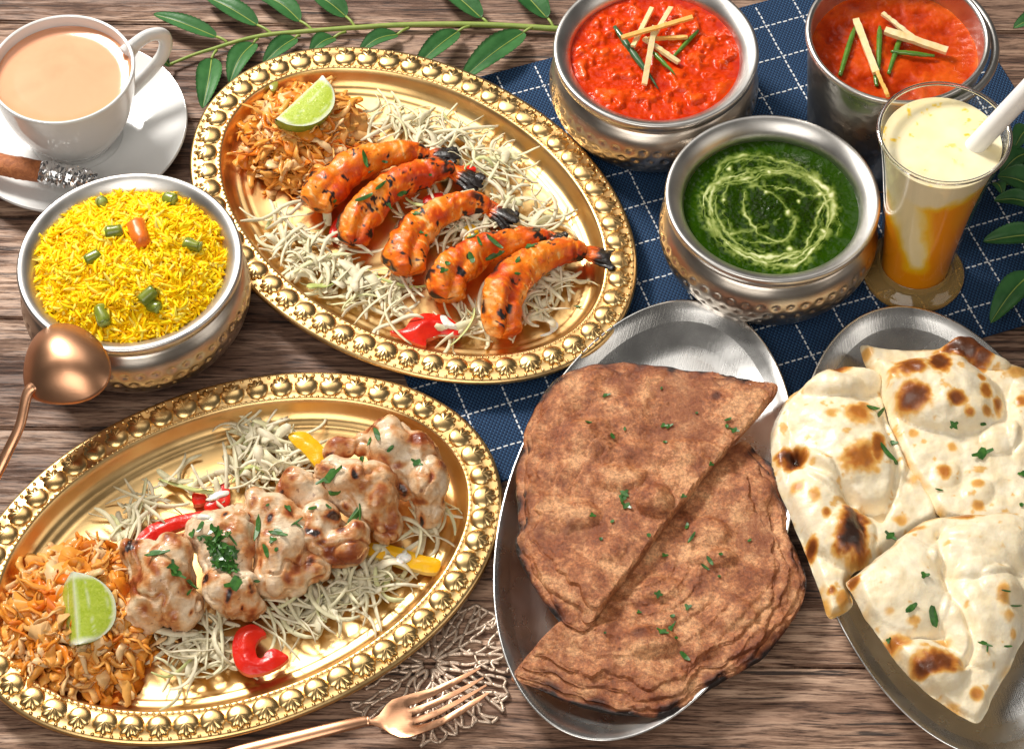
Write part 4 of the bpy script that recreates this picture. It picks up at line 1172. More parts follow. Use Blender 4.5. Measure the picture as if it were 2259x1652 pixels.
chicken('small curled grilled chicken piece at the front of the row', [(1270, 640, .026, .013, .011, .012), (1245, 740, .022, .011, .014, .013), (1330, 820, .018, .014, .011, .012), (1445, 800, .020, .013, .012, .012), (1490, 730, .024, .008, .010, .010), (1350, 730, .012, .012, .011, .008)],
        [(1240, 720, 42, .9), (1350, 620, 40, .8), (1400, 700, 22, .7), (1290, 770, 25, .6)], 24)
chicken('knobbly grilled chicken piece at the back of the row', [(1180, 450, .026, .014, .010, .012), (1100, 500, .022, .009, .010, .009), (1270, 510, .022, .012, .011, .010), (1150, 400, .028, .009, .006, .007), (1200, 580, .018, .014, .012, .010)],
        [(1110, 400, 28, .6), (1050, 490, 25, .8), (1150, 600, 25, .5)], 25)
chicken('long grilled chicken piece with a curved herb sliver on it', [(1340, 350, .030, .013, .008, .009), (1450, 400, .030, .015, .011, .011), (1580, 430, .028, .014, .013, .013), (1620, 540, .024, .012, .014, .013), (1660, 670, .016, .011, .013, .011), (1560, 560, .020, .012, .016, .012), (1495, 370, .038, .006, .008, .006), (1450, 520, .020, .013, .013, .011)],
        [(1480, 380, 42, .95), (1300, 340, 35, .6), (1430, 570, 20, .6), (1600, 650, 25, .35)], 26)
chicken('large grilled chicken piece at the right end of the row', [(1680, 140, .034, .014, .010, .011), (1700, 240, .032, .016, .015, .014), (1850, 280, .028, .014, .016, .014), (1905, 420, .024, .013, .020, .014), (1930, 560, .016, .010, .013, .010), (1740, 360, .026, .014, .010, .012), (1560, 190, .030, .010, .008, .008), (1440, 215, .030, .013, .006, .006), (1360, 255, .028, .007, .005, .005), (1760, 470, .020, .011, .006, .007), (1900, 640, .012, .006, .006, .006)],
        [(1340, 255, 28, .8), (1690, 455, 30, 1.0), (1760, 470, 35, .8), (1880, 660, 30, 1.0), (2000, 540, 20, .9), (1590, 100, 25, .6), (1740, 330, 30, .5), (1860, 540, 28, .5)], 27)

# ---------------- bell pepper pieces
M_rpep = simple('red_pepper', (.62, .010, .006), .28, coat=.1, spec=.35, bump_s=200, bump_d=.0006, var=(.74, .030, .010), vscale=90)
M_ypep = simple('yellow_pepper', (.84, .42, .004), .28, coat=.1, spec=.35, bump_s=200, bump_d=.0006, var=(.86, .50, .02), vscale=90)
M_gpep = simple('green_pepper', (.22, .26, .02), .3, coat=.3, ss=.2, var=(.34, .30, .05), vscale=90)
M_mayo = simple('white_sauce', (.86, .83, .76), .22, coat=.4, ss=.3)
M_rcut = simple('red_pepper_flesh', (.78, .16, .07), .35)
M_ycut = simple('yellow_pepper_flesh', (.86, .62, .18), .35)
def pepper(name, label, pts, z0, dome, matl, cat='pepper', th=.0035, tiltx=0, tilty=0, group=None):
    cut = {'red_pepper': M_rcut, 'yellow_pepper': M_ycut}.get(matl.name)
    P = ats(pts, z0 + dome * .5); P = crom(P, max(36, len(P) * 6), True)[:, :2]
    c = P.mean(0)
    f = lambda XY, d: z0 + .55 * dome * sstep(d, -.001, .011) + (XY[:, 0] - c[0]) * tiltx + (XY[:, 1] - c[1]) * tilty + fbm(np.c_[XY, XY[:, :1] * 0], 140, 2, z0 * 999) * .0007
    V, F, mm, d = slab(P, .0015, lambda XY, d: f(XY, d) + .0004 * sstep(d, 0, .0006), lambda XY, d: f(XY, d) - th)
    o = obj(name, (V, F), matl, smooth='sharp'); remember(o)
    if cut is not None:
        o.data.materials.append(cut)
        for p in o.data.polygons:
            if abs(p.normal.z) < .45: p.material_index = 1
    return tag(o, label, cat, group)
pepper('red_pepper_piece', 'large glossy red pepper piece at the front of the prawn platter', zP([(680, 1262), (770, 1245), (815, 1185), (890, 1150), (985, 1152), (1080, 1190), (1128, 1255), (1105, 1285), (1010, 1275), (955, 1295), (912, 1312), (905, 1352), (830, 1330), (755, 1292)]), .012, .007, M_rpep)
pepper('red_pepper_piece', 'small red pepper square between the second and third prawns', zP([(900, 425), (1010, 395), (1005, 470), (905, 480)]), .012, .004, M_rpep)
pepper('red_pepper_piece', 'small red pepper tip behind the second prawn tail', zP([(1085, 240), (1160, 225), (1225, 240), (1190, 290), (1110, 300)]), .012, .004, M_rpep)
pepper('red_pepper_piece', 'sliver of red pepper left of the second prawn', zP([(300, 640), (345, 560), (365, 600), (350, 665), (315, 680)]), .011, .003, M_rpep)
pepper('yellow_pepper_piece', 'yellow pepper chunk beneath the middle prawn', zP([(1150, 620), (1215, 600), (1250, 690), (1165, 710)]), .011, .003, M_ypep)
pepper('red_pepper_strip', 'long curved red pepper strip behind the chicken', zC([(195, 755), (240, 690), (320, 645), (450, 605), (560, 585), (650, 580), (640, 640), (520, 660), (420, 695), (330, 735), (270, 790), (220, 800)]), .012, .004, M_rpep)
pepper('red_pepper_piece', 'pointed red pepper piece above the long red strip', zC([(595, 555), (660, 470), (725, 410), (745, 470), (742, 545), (690, 570), (630, 590)]), .010, .004, M_rpep)
pepper('red_pepper_piece', 'small red pepper bit left of the pointed piece', zC([(530, 485), (600, 490), (606, 525), (570, 545), (530, 540)]), .008, .003, M_rpep)
pepper('red_pepper_piece', 'hooked red pepper piece at the front of the chicken platter', zC([(795, 1275), (765, 1330), (760, 1410), (785, 1490), (850, 1535), (950, 1525), (1030, 1490), (1088, 1440), (1060, 1410), (1000, 1385), (960, 1405), (935, 1440), (905, 1430), (895, 1370), (925, 1320), (958, 1300), (925, 1262), (870, 1240)]), .014, .006, M_rpep)
pepper('yellow_pepper_strip', 'yellow pepper strip behind the chicken on the cabbage', zC([(1088, 135), (1140, 115), (1205, 125), (1270, 180), (1318, 245), (1305, 320), (1270, 345), (1230, 300), (1180, 240), (1120, 190)]), .012, .005, M_ypep)
pepper('yellow_pepper_strip', 'yellow pepper strip poking out at the right of the chicken', zC([(1530, 770), (1640, 770), (1760, 800), (1880, 840), (1980, 870), (1965, 935), (1900, 940), (1780, 910), (1660, 870), (1540, 830)]), .010, .005, M_ypep)
pepper('green_pepper_ring', 'olive green pepper ring slice at the bottom of the slaw', zS([(860, 1245), (905, 1290), (985, 1295), (1060, 1250), (1095, 1200), (1050, 1185), (985, 1235), (920, 1225)]), .010, .004, M_gpep)
pepper('green_pepper_piece', 'dark green pepper bit at the back edge of the slaw', zS([(835, 420), (880, 385), (910, 400), (880, 465), (845, 465)]), .019, .003, M_gpep)
pepper('sauce_drop', 'white sauce drop on the floor of the prawn platter', zP([(1630, 1305), (1690, 1280), (1690, 1235), (1720, 1215), (1745, 1240), (1725, 1285), (1670, 1310)]), .0055, .0008, M_mayo, 'sauce', th=.001)
build_bvh()
def dab(pts, label):
    P = ats(pts, .02); c = np.mean([p for p in pts], 0)
    h, nn = hit(c[0], c[1]); P = crom(ats(pts, h[2]), 30, True)
    V = []; F = []; c3 = P.mean(0)
    acc = Acc(); rings = 6
    for i in range(rings):
        k = 1 - i / (rings - 1) * .98
        for p in P:
            q = c3 + (p - c3) * k; hh = None
            px_ = proj(q)[0]; hh, _ = hit(px_[0], px_[1]); V.append(hh + np.array([0, 0, .0002 + .0011 * math.sqrt(1 - k * k)]))
    n = len(P)
    F = [(i * n + j, i * n + (j + 1) % n, (i + 1) * n + (j + 1) % n, (i + 1) * n + j) for i in range(rings - 1) for j in range(n)]
    tag(obj('sauce_dab', (np.array(V), F), M_mayo), label, 'sauce')
dab(zP([(1000, 1185), (1030, 1180), (1060, 1215), (1105, 1250), (1090, 1268), (1040, 1260), (1010, 1225)]), 'white sauce dab on the large red pepper piece')
dab(zC([(1725, 860), (1770, 835), (1810, 855), (1805, 885), (1760, 905), (1730, 890)]), 'white sauce dab on the right yellow pepper strip')
dab(zC([(525, 620), (580, 612), (630, 620), (625, 640), (560, 642)]), 'white sauce dab on the long red pepper strip')
dab(zC([(615, 515), (660, 485), (735, 475), (738, 500), (680, 520), (630, 540)]), 'white sauce streak on the pointed red pepper piece')

# ---------------- white puffy flatbreads (naan)
m, nt, b = new_mat('naan_crust'); v = coords(nt)
na = noise(nt, v, 240, 4)
cb = ramp(nt, attr(nt, 'char'), [(0, (.94, .84, .64)), (.10, (.93, .78, .52)), (.28, (.80, .45, .12)), (.48, (.52, .18, .025)), (.72, (.22, .055, .010)), (1, (.035, .014, .008))])
cb = mix(nt, .30, cb, ramp(nt, na, [(.3, (.78, .72, .62)), (.6, (1.04, 1.03, 1.0))]), 'MULTIPLY')
col(b, cb); setin(b, Roughness=.36); b.inputs['Coat Weight'].default_value = .22; b.inputs['Coat Roughness'].default_value = .25; sss(b, .12, .003, (1, .7, .4))
bump(nt, b, noise(nt, v, 420, 5, .6), .0005, .8); M_naan = m
def naan(label, outline, z0, puffs, chars, seed, edge_h=.0055, rim_char=.3, tilt=(0, 0), creases=()):
    P = crom(ats(zN(outline), z0 + .004), len(outline) * 7, True)[:, :2]
    P = P + np.stack([fbm(np.c_[P, P[:, :1] * 0], 90, 3, seed), fbm(np.c_[P, P[:, :1] * 0], 90, 3, seed + 4)], 1) * .0011
    ctr = P.mean(0)
    def fields(XY, d):
        X3 = np.c_[XY, np.full(len(XY), z0 + .006)]; px = proj(X3)
        wx = fbm(X3, 45, 2, seed + 1) * .22
        h = edge_h * np.sqrt(np.clip(1 - (1 - np.clip(d / .006, 0, 1)) ** 2, 0, 1)) + fbm(X3, 55, 3, seed) * .0022 + fbm(X3, 160, 2, seed + 2) * .0007
        for q in puffs:
            c = zN([(q[0], q[1])])[0]; ro = R(q[5]) if len(q) > 5 else 0
            dx, dy = (px[:, 0] - c[0]) / .59, (px[:, 1] - c[1]) / .59
            ux = (dx * math.cos(ro) - dy * math.sin(ro)) / q[2]; uy = (dx * math.sin(ro) + dy * math.cos(ro)) / q[3]
            rho = np.hypot(ux, uy) + wx
            h = h + q[4] * np.clip(1 - rho ** 2, 0, 1) ** .62
        for pts, dep, wd in creases:
            q = np.array(zN(crom(np.array(pts, float), 30).tolist())); dd = edge_dist(px, q, False)
            h = h - dep * np.exp(-(dd / wd) ** 2)
        h = h * (.25 + .75 * sstep(d, 0, .004))
        ch = .05 + .10 * fbm(X3, 130, 3, seed + 6) + rim_char * sstep(d, .005, 0) * np.clip(.2 + fbm(X3, 90, 2, seed + 7) * 1.6, 0, 1)
        for cx_, cy_, rx, ry, a in chars:
            c = zN([(cx_, cy_)])[0]
            rho = np.hypot((px[:, 0] - c[0]) / (rx * .59), (px[:, 1] - c[1]) / (ry * .59)) + fbm(X3, 190, 3, seed + cx_ * .01) * .42
            ch = np.maximum(ch, a * .92 * (1 - sstep(rho, .25, 1.22)))
        sm = fbm(X3, 170, 3, seed + 11)
        ch = np.maximum(ch, .26 * sstep(sm, .40, .58))
        return z0 + h + (XY[:, 0] - ctr[0]) * tilt[0] + (XY[:, 1] - ctr[1]) * tilt[1], ch
    st = {}
    def top(XY, d): z, c = fields(XY, d); st['c'] = c; return z
    V, F, mm, d = slab(P, .00125, top, lambda XY, d: z0 + (XY[:, 0] - ctr[0]) * tilt[0] + (XY[:, 1] - ctr[1]) * tilt[1] - .0006 * sstep(d, 0, .004))
    ch = np.r_[st['c'], np.full(mm, .15)]
    o = obj('naan_bread', (V, F), M_naan, attrs={'char': np.clip(ch, 0, 1)}); remember(o)
    return tag(o, label, 'flatbread', 'white flatbread pieces')
naan('folded white flatbread piece at the left with a large black blister',
     [(170, 328), (232, 285), (312, 236), (372, 226), (420, 240), (520, 258), (540, 330), (560, 430), (620, 560), (690, 660), (735, 770), (650, 830), (560, 890), (480, 950), (415, 985), (398, 1030), (413, 1105), (330, 1150), (295, 1060), (255, 950), (205, 830), (165, 735), (128, 640), (108, 560), (114, 440)],
     .0172, [(385, 520, 195, 250, .0135, 35), (300, 770, 105, 240, .0105, 25), (400, 290, 160, 62, .0095, 12), (400, 860, 90, 120, .006)],
     [(180, 575, 62, 48, 1.05), (405, 862, 84, 118, 1.12), (430, 600, 90, 68, .62), (498, 560, 34, 66, .72), (430, 430, 66, 58, .58), (355, 250, 58, 40, .78), (330, 430, 44, 26, .33), (305, 800, 22, 27, .6), (258, 902, 27, 38, .85), (335, 1056, 22, 24, .72), (375, 1085, 26, 38, .45), (262, 730, 34, 42, .42), (200, 690, 32, 36, .5), (590, 790, 45, 25, .4), (640, 640, 40, 40, .3)], 31,
     creases=[([(205, 560), (260, 620), (340, 670), (430, 740), (520, 770)], .0060, 11), ([(520, 780), (565, 690), (575, 580), (520, 420)], .0050, 9)])
naan('white flatbread piece at the upper right with a big brown spotted blister',
     [(446, 132), (500, 140), (585, 146), (680, 146), (740, 140), (800, 119), (860, 126), (930, 180), (1010, 198), (1080, 225), (1180, 290), (1200, 500), (1190, 700), (1120, 830), (1000, 850), (860, 820), (745, 770), (690, 690), (622, 592), (562, 452), (502, 272), (456, 192)],
     .0205, [(725, 325, 262, 138, .0165, -14), (960, 490, 72, 62, .005), (870, 165, 135, 48, .0085, -20), (760, 620, 60, 50, .0025), (880, 690, 60, 50, .003), (1050, 420, 60, 160, .006)],
     [(622, 262, 66, 52, .78), (725, 246, 54, 62, .95), (632, 376, 76, 56, .92), (785, 386, 44, 32, .8), (840, 426, 27, 17, .55), (905, 345, 30, 38, .62), (950, 380, 24, 38, .62), (828, 165, 105, 58, 1.0), (890, 195, 55, 48, .9), (755, 615, 36, 36, .55), (785, 520, 27, 24, .38), (880, 660, 30, 24, .42), (885, 740, 30, 22, .42), (640, 470, 27, 20, .38), (560, 285, 32, 32, .5), (890, 295, 22, 20, .55), (905, 415, 24, 20, .48), (1040, 360, 34, 34, .55), (1030, 240, 60, 30, .4), (470, 165, 30, 30, .35), (680, 690, 20, 40, .5)], 32)
naan('front white flatbread piece overlapping the others on the right plate',
     [(392, 1032), (402, 1010), (440, 985), (520, 918), (600, 850), (680, 792), (780, 770), (870, 760), (960, 762), (1053, 780), (1130, 860), (1150, 1000), (1100, 1150), (1045, 1250), (1000, 1345), (940, 1450), (890, 1534), (800, 1500), (700, 1432), (590, 1332), (540, 1262), (480, 1182), (430, 1102)],
     .0275, [(600, 1040, 170, 190, .0080, 30), (900, 1150, 150, 180, .0095), (700, 1330, 160, 85, .0085, -20), (900, 900, 200, 120, .0100, 10), (980, 1050, 90, 70, .005)],
     [(725, 1335, 102, 64, .86), (690, 1355, 60, 34, .95), (575, 1250, 78, 46, .60), (880, 1440, 38, 30, .5), (975, 765, 50, 24, 1.2), (830, 772, 66, 20, .6), (640, 820, 66, 24, .5), (415, 1025, 34, 30, .7), (960, 1100, 36, 48, .42), (990, 1165, 32, 32, .36), (640, 1182, 30, 20, .36), (550, 1150, 25, 20, .3), (745, 1250, 50, 24, .34), (1010, 1225, 16, 26, .36), (790, 1480, 40, 20, .35)], 33,
     creases=[([(735, 850), (745, 960), (770, 1060), (830, 1160), (860, 1270), (830, 1340)], .0045, 9), ([(760, 880), (880, 910), (1000, 960), (1040, 1000)], .0020, 10), ([(640, 1230), (700, 1230), (760, 1220)], .0025, 9)], tilt=(-.03, .02))

# ---------------- brown layered flatbreads (roti)
m, nt, b = new_mat('brown_flatbread'); v = coords(nt)
g1 = noise(nt, v, 520, 5, .8); g2 = noise(nt, v, 48, 6, .72)
cb = ramp(nt, g2, [(.40, (.29, .088, .032)), (.50, (.50, .200, .082)), (.60, (.74, .39, .190))])
cb = mix(nt, .75, cb, ramp(nt, g1, [(.37, (.42, .32, .27)), (.50, (.95, .91, .87)), (.60, (1.45, 1.38, 1.28))]), 'MULTIPLY')
col(b, mix(nt, ramp(nt, attr(nt, 'char'), [(.15, 0.0), (.85, 1.0)]), cb, ramp(nt, attr(nt, 'char'), [(.2, (.40, .115, .025)), (.55, (.17, .035, .010)), (.95, (.018, .010, .008))])))
setin(b, Roughness=.36); b.inputs['Specular IOR Level'].default_value = .45
pv = bump(nt, b, g1, .0009, .9); bump(nt, b, noise(nt, v, 180, 4), .0012, .6, pv); M_roti = m
def roti(label, outline, cutA, cutB, z0, layers, bumps, chars, seed, holes=()):
    t = thing('layered_flatbread', label, 'flatbread', 'brown flatbread halves')
    P0 = crom(ats(zR(outline), z0), len(outline) * 6, True)[:, :2]
    a, c = ats(zR([cutA, cutB]), z0)[:, :2]; mid = (a + c) / 2
    cd = (c - a) / np.linalg.norm(c - a)
    for li, k in enumerate(layers):
        P = mid + (P0 - mid) * k
        jit = fbm(np.c_[P, P[:, :1] * 0], 60, 3, seed + li * 3); jit2 = fbm(np.c_[P, P[:, :1] * 0], 200, 2, seed + li)
        rel = P - mid; rl = np.linalg.norm(rel, axis=1)[:, None] + 1e-9
        dcut = np.abs((P - a) @ np.array([-cd[1], cd[0]]))
        P = P + rel / rl * ((jit * (.0, .005, .008, .012)[li] + jit2 * .0005) * sstep(dcut, .002, .012))[:, None]
        zb = z0 + li * .0017; st = {}
        def top(XY, d):
            X3 = np.c_[XY, np.full(len(XY), zb)]; px = proj(X3)
            h = .0017 * np.sqrt(np.clip(1 - (1 - np.clip(d / .0009, 0, 1)) ** 2, 0, 1)) + fbm(X3, 34, 2, seed + 5) * .0040 + fbm(X3, 120, 3, seed + 6) * .0009 + np.abs(fbm(X3, 60, 2, seed + 12)) * -.0022
            rel_ = XY - mid; rr_ = np.hypot(rel_[:, 0], rel_[:, 1]) / .075 + fbm(X3, 22, 3, seed + 50) * .20
            sw = (rr_ * 6.5) % 1.0; flk = sstep(fbm(X3, 28, 2, seed + 51), -.28, .08)
            h = h + .0010 * (sw - .5) * flk
            st['fl'] = flk * sstep(sw, .80, .97) * sstep(sw, 1.0, .985)
            for q in bumps:
                cc = zR([(q[0], q[1])])[0]; rho = np.hypot((px[:, 0] - cc[0]) / (q[2] * .5554), (px[:, 1] - cc[1]) / (q[3] * .5554)) + fbm(X3, 60, 2, seed) * .3
                h = h + q[4] * np.clip(1 - rho ** 2, 0, 1) ** .7 * (li == len(layers) - 1)
            dc = np.abs((XY - a) @ np.array([-cd[1], cd[0]])); arc = sstep(dc, .003, .010)
            eg = sstep(d, .0075, .0) * arc
            n_ = fbm(X3, 80, 3, seed + 8)
            ch = eg * np.clip(.62 + n_ * 1.2, 0, 1) * (1.15, .95, .7, .5)[li]
            ch = np.maximum(ch, sstep(d, .0020, .0002) * arc * np.clip(.75 + n_, 0, 1) * (1.3, .7, .45, .35)[li])
            ch = np.maximum(ch, .30 * sstep(fbm(X3, 120, 4, seed + 9), .12, .5))
            ch = np.maximum(ch, .40 * st['fl'])  # flake step edges coloured darker
            ch = np.maximum(ch, .42 * sstep(np.abs(fbm(X3, 38, 3, seed + 31)), .035, .0) * sstep(fbm(X3, 25, 2, seed + 32), -.1, .2))  # thin dark crease lines drawn into the colour, without matching folds
            for cx_, cy_, r_, am in chars:
                cc = zR([(cx_, cy_)])[0]; rho = np.hypot(px[:, 0] - cc[0], (px[:, 1] - cc[1]) * 1.2) / (r_ * .5554) + fbm(X3, 200, 2, seed + 3) * .4
                ch = np.maximum(ch, am * .8 * sstep(rho, 1.2, .2))
            st['c'] = ch
            return zb + h
        V, F, mm, d = slab(P, .0013, top, lambda XY, d: np.full(len(XY), zb - .0004))
        eg = st['c']
        o = obj('layer', (V, F), M_roti, t, smooth='sharp', attrs={'char': np.clip(np.r_[eg, np.maximum(eg, .45)], 0, 1)}); remember(o)
    return t
low_poly = [(1010, 430), (1080, 482), (1140, 530), (1165, 620), (1195, 700), (1202, 800), (1240, 890), (1272, 990), (1240, 1100), (1180, 1190), (1100, 1290), (1000, 1350), (880, 1420), (800, 1480), (700, 1525), (580, 1520), (440, 1490), (300, 1450), (180, 1400), (100, 1362), (240, 1216), (400, 1052), (560, 888), (720, 724), (880, 560)]
roti('lower half of brown layered flatbread on the steel plate', low_poly, (100, 1362), (1010, 430), .0165, (1.0, .965, .915, .83),
     [(880, 790, 90, 70, .004), (900, 900, 110, 40, .004), (640, 1230, 110, 70, .005), (700, 1020, 110, 50, .003), (960, 1120, 110, 70, .003)],
     [(605, 1205, 55, .85), (485, 1340, 55, .65), (530, 1262, 16, 1.0), (1040, 520, 45, .5), (880, 1370, 40, .8), (760, 1400, 40, .5)], 41)
top_poly = [(455, 122), (560, 118), (640, 126), (720, 132), (800, 150), (900, 155), (960, 170), (1060, 188), (1155, 206), (1125, 282), (1000, 425), (880, 565), (740, 740), (640, 870), (500, 1048), (375, 1203), (270, 1120), (190, 1010), (132, 900), (114, 830), (130, 770), (118, 650), (120, 530), (145, 470), (150, 390), (175, 340), (215, 260), (270, 190), (340, 150), (410, 128)]
roti('upper half of brown layered flatbread with a torn bubble', top_poly, (375, 1203), (1155, 206), .0245, (1.0, .968, .920, .845),
     [(665, 672, 80, 66, .0075), (520, 580, 120, 60, .004), (400, 420, 120, 80, .0035), (600, 480, 160, 50, .003), (800, 480, 120, 60, .003), (360, 720, 90, 60, .003), (480, 860, 90, 60, .003)],
     [(912, 252, 34, .95), (310, 265, 24, .6), (340, 775, 60, .75), (215, 790, 60, .7), (530, 205, 60, .5), (700, 240, 30, .4), (400, 1020, 22, .6), (310, 330, 22, .35)], 42)

# ---------------- green leaf sprigs
m, nt, b = new_mat('leaf_green'); v = coords(nt)
lc = ramp(nt, noise(nt, v, 60, 4), [(.3, (.020, .090, .022)), (.7, (.055, .175, .050))])
col(b, mix(nt, mth(nt, 'MULTIPLY', attr(nt, 'rib'), .6), lc, (.012, .050, .012))); setin(b, Roughness=.42); b.inputs['Specular IOR Level'].default_value = .35
bump(nt, b, noise(nt, v, 300, 3), .0003, .6); M_leaf = m
M_stem = simple('leaf_stem', (.20, .30, .05), .45, var=(.30, .36, .08), vscale=120)
def leaf(parent, base, tip, width, z0=.004, arch=.004, roll=0.0):
    A = at(base[0], base[1], z0); B = at(tip[0], tip[1], z0 + rnd(.000, .004))
    ax = B - A; Ln = np.linalg.norm(ax); ax /= Ln; sd = np.cross(ax, [0, 0, 1]); sd /= np.linalg.norm(sd); up = np.cross(sd, ax)
    W = width / 3500 / 2 * 1.35
    ns, nc = 46, 9; V = []; rib = []
    bend = rnd(-.05, .05) * Ln
    for i in range(ns):
        s = i / (ns - 1)
        w = W * (math.sin(math.pi * min(1, s ** .78)) ** .62) * (1 - .10 * s) + .0003
        if 0.12 < s < .97: w *= 1 + .11 * ((s * 15) % 1.0)
        for j in range(nc):
            t = (j / (nc - 1) - .5) * 2
            zz = arch * math.sin(math.pi * s) + abs(t) * w * .35 - .0007 * math.exp(-(t / .15) ** 2) + roll * t * w
            V.append(A + ax * Ln * s + sd * (t * w + bend * math.sin(math.pi * s)) + np.array([0, 0, zz]))
            rib.append(math.exp(-(t / .12) ** 2))
    V = np.array(V); n = len(V)
    F = [(i * nc + j, (i + 1) * nc + j, (i + 1) * nc + j + 1, i * nc + j + 1) for i in range(ns - 1) for j in range(nc - 1)]
    Vb = V - np.array([0, 0, .0004])
    Fb = [tuple(k + n for k in f[::-1]) for f in F]
    bd = [i * nc for i in range(ns)] + [(ns - 1) * nc + j for j in range(1, nc)] + [i * nc + nc - 1 for i in range(ns - 2, -1, -1)] + [j for j in range(nc - 2, 0, -1)]
    Fs = [(bd[k], bd[(k + 1) % len(bd)], bd[(k + 1) % len(bd)] + n, bd[k] + n) for k in range(len(bd))]
    lf = obj('leaf', (np.concatenate([V, Vb]), F + Fb + Fs), M_leaf, parent, attrs={'rib': np.r_[rib, rib]})
    mid = np.array([V[i * nc + nc // 2] for i in range(0, ns, 3)]) + np.array([0, 0, .0002])
    obj('midrib', tube(mid, np.linspace(.00055, .00015, len(mid)), n=6), M_stem, lf)
def petiole(acc, a, c, z, r=.0010):
    P = crom([at(a[0], a[1], z), (at(a[0], a[1], z) + at(c[0], c[1], z + .001)) / 2 + np.array([0, 0, .001]), at(c[0], c[1], z + .0005)], 8)
    acc.add(*tube(P, np.linspace(r, r * .9, 8), n=8))
spr = thing('leaf_sprig', 'long green leaf sprig lying across the top of the table', 'leaves')
stz = .0045
stem_px = zV([(128, 490), (300, 420), (460, 370), (620, 320), (760, 285), (900, 262), (1100, 245), (1350, 225), (1540, 212), (1944, 190)]) + [(1060, 55), (1225, 64), (1330, 72)]
acc = Acc(); P = crom(ats(stem_px, stz), 90); acc.add(*tube(P, np.linspace(.0010, .0021, 90), n=10))
K = 1 / .2905
LV = [((560, 325), (478, 282), (0, 108), 32), ((900, 260), (788, 192), (395, -25), 37), ((1205, 230), (1112, 162), (765, -40), 40), ((1530, 205), (1462, 128), (1205, -45), 42),
      ((480, 385), (440, 448), (372, 822), 42), ((790, 300), (762, 330), (578, 630), 40), ((1110, 275), (1078, 290), (835, 480), 36), ((1460, 245), (1368, 288), (1190, 400), 34), ((1940, 215), (1850, 265), (1560, 400), 32)]
for a, bq, c, w in LV:
    a, bq, c = zV([a, bq, c]); petiole(acc, a, bq, stz); leaf(spr, bq, c, w, stz)
for a, bq, c, w in [((1078, 55), (1062, 40), (950, -50), 42), ((1222, 62), (1207, 40), (1120, -55), 46), ((1038, 58), (1010, 70), (915, 150), 40), ((1180, 60), (1155, 72), (1016, 178), 50), ((380, 143), (374, 146), (348, 138), 20)]:
    petiole(acc, a, bq, stz); leaf(spr, bq, c, w, stz + .002)
obj('stem', acc.VF(), M_stem, spr)
spr2 = thing('leaf_sprig', 'dark green leaf sprig entering from the right edge beside the glass', 'leaves')
acc = Acc(); P = crom(ats([(2320, 120), (2300, 300), (2290, 480), (2285, 640), (2300, 760)], .010), 40); acc.add(*tube(P, .0017, n=10))
for bq, c, w in [((1200, 330), (1092, 468), 34), ((1190, 490), (1005, 632), 40), ((1230, 720), (985, 640), 52), ((955, 690), (1016, 758), 22), ((1230, 835), (965, 798), 34), ((1260, 1015), (895, 1062), 42), ((1200, 1270), (942, 1585), 44), ((1300, 1450), (1180, 1700), 40)]:
    bq, c = zW([bq, c]); leaf(spr2, bq, c, w, .008 + rnd(0, .006)); petiole(acc, (2292, bq[1] + 6), bq, .009)
for bq, c, w in [((2300, 40), (2236, 62), 30), ((2310, 10), (2262, -20), 28)]:
    leaf(spr2, bq, c, w, .010); petiole(acc, (2318, 60), bq, .010)
obj('stem', acc.VF(), M_stem, spr2)

# ---------------- ginger and chilli garnish
build_bvh()
M_ginger = simple('ginger_strip', (.84, .72, .44), .35, var=(.86, .60, .26), vscale=120, ss=.35, coat=.2)
M_ginger2 = simple('orange_ginger_strip', (.82, .42, .08), .35, var=(.84, .52, .16), vscale=120, ss=.35, coat=.2)
M_chili = simple('green_chilli', (.055, .16, .015), .25, var=(.12, .26, .03), vscale=150, coat=.4, ss=.1)
M_dchili = simple('dark_green_chilli', (.030, .085, .030), .25, var=(.05, .13, .05), vscale=150, coat=.4)
def stick(name, label, cat, a, c, w, matl, h=.0020, lift=.0016, taper=0.0, bow=.0, lift2=None, group=None):
    A, _ = hit(*a); B, _ = hit(*c)
    A = A + np.array([0, 0, lift]); B = B + np.array([0, 0, lift if lift2 is None else lift2])
    mid = (A + B) / 2; sdv = np.cross(B - A, [0, 0, 1]); mid = mid + sdv * bow
    P = crom([A, mid, B], 16); ww = np.full(16, w * .88 / 3550.0)
    if taper: ww = ww * np.clip(np.interp(np.linspace(0, 1, 16), [0, .15, .5, 1], [.5, .9, 1, 1 - taper]), .08, 1)
    V, F = ribbon(P, ww, h, rnd(-.3, .3)) if taper == 0 else tube(P, ww / 2, np.minimum(ww / 2, h), n=12)
    V = V + fbm(V, 400, 2, w)[:, None] * .0003
    tag(obj(name, (V, F), matl, smooth=taper > 0), label, cat, group)
gq = lambda p: zB([p])[0]
stick('chilli_strip', 'long dark green chilli strip in the red curry', 'chilli', gq((550, 205)), gq((865, 650)), 19, M_dchili, taper=.85)
stick('chilli_strip', 'green chilli strip at the right of the red bowl garnish', 'chilli', gq((1152, 232)), gq((945, 450)), 12, M_chili, taper=.5)
stick('chilli_strip', 'short green chilli strip at the front of the red bowl garnish', 'chilli', gq((825, 385)), gq((985, 548)), 12, M_chili, taper=.8)
stick('ginger_strip', 'pale ginger strip leaning up at the left of the red bowl garnish', 'ginger', gq((818, 92)), gq((682, 365)), 12, M_ginger, lift=.0040)
stick('ginger_strip', 'pale ginger strip leaning to the back of the red bowl garnish', 'ginger', gq((952, 95)), gq((820, 320)), 12, M_ginger, lift=.0050)
stick('ginger_strip', 'long white ginger strip pointing to the front of the red curry', 'ginger', gq((835, 240)), gq((762, 632)), 14, M_ginger, lift=.0060, lift2=.0030)
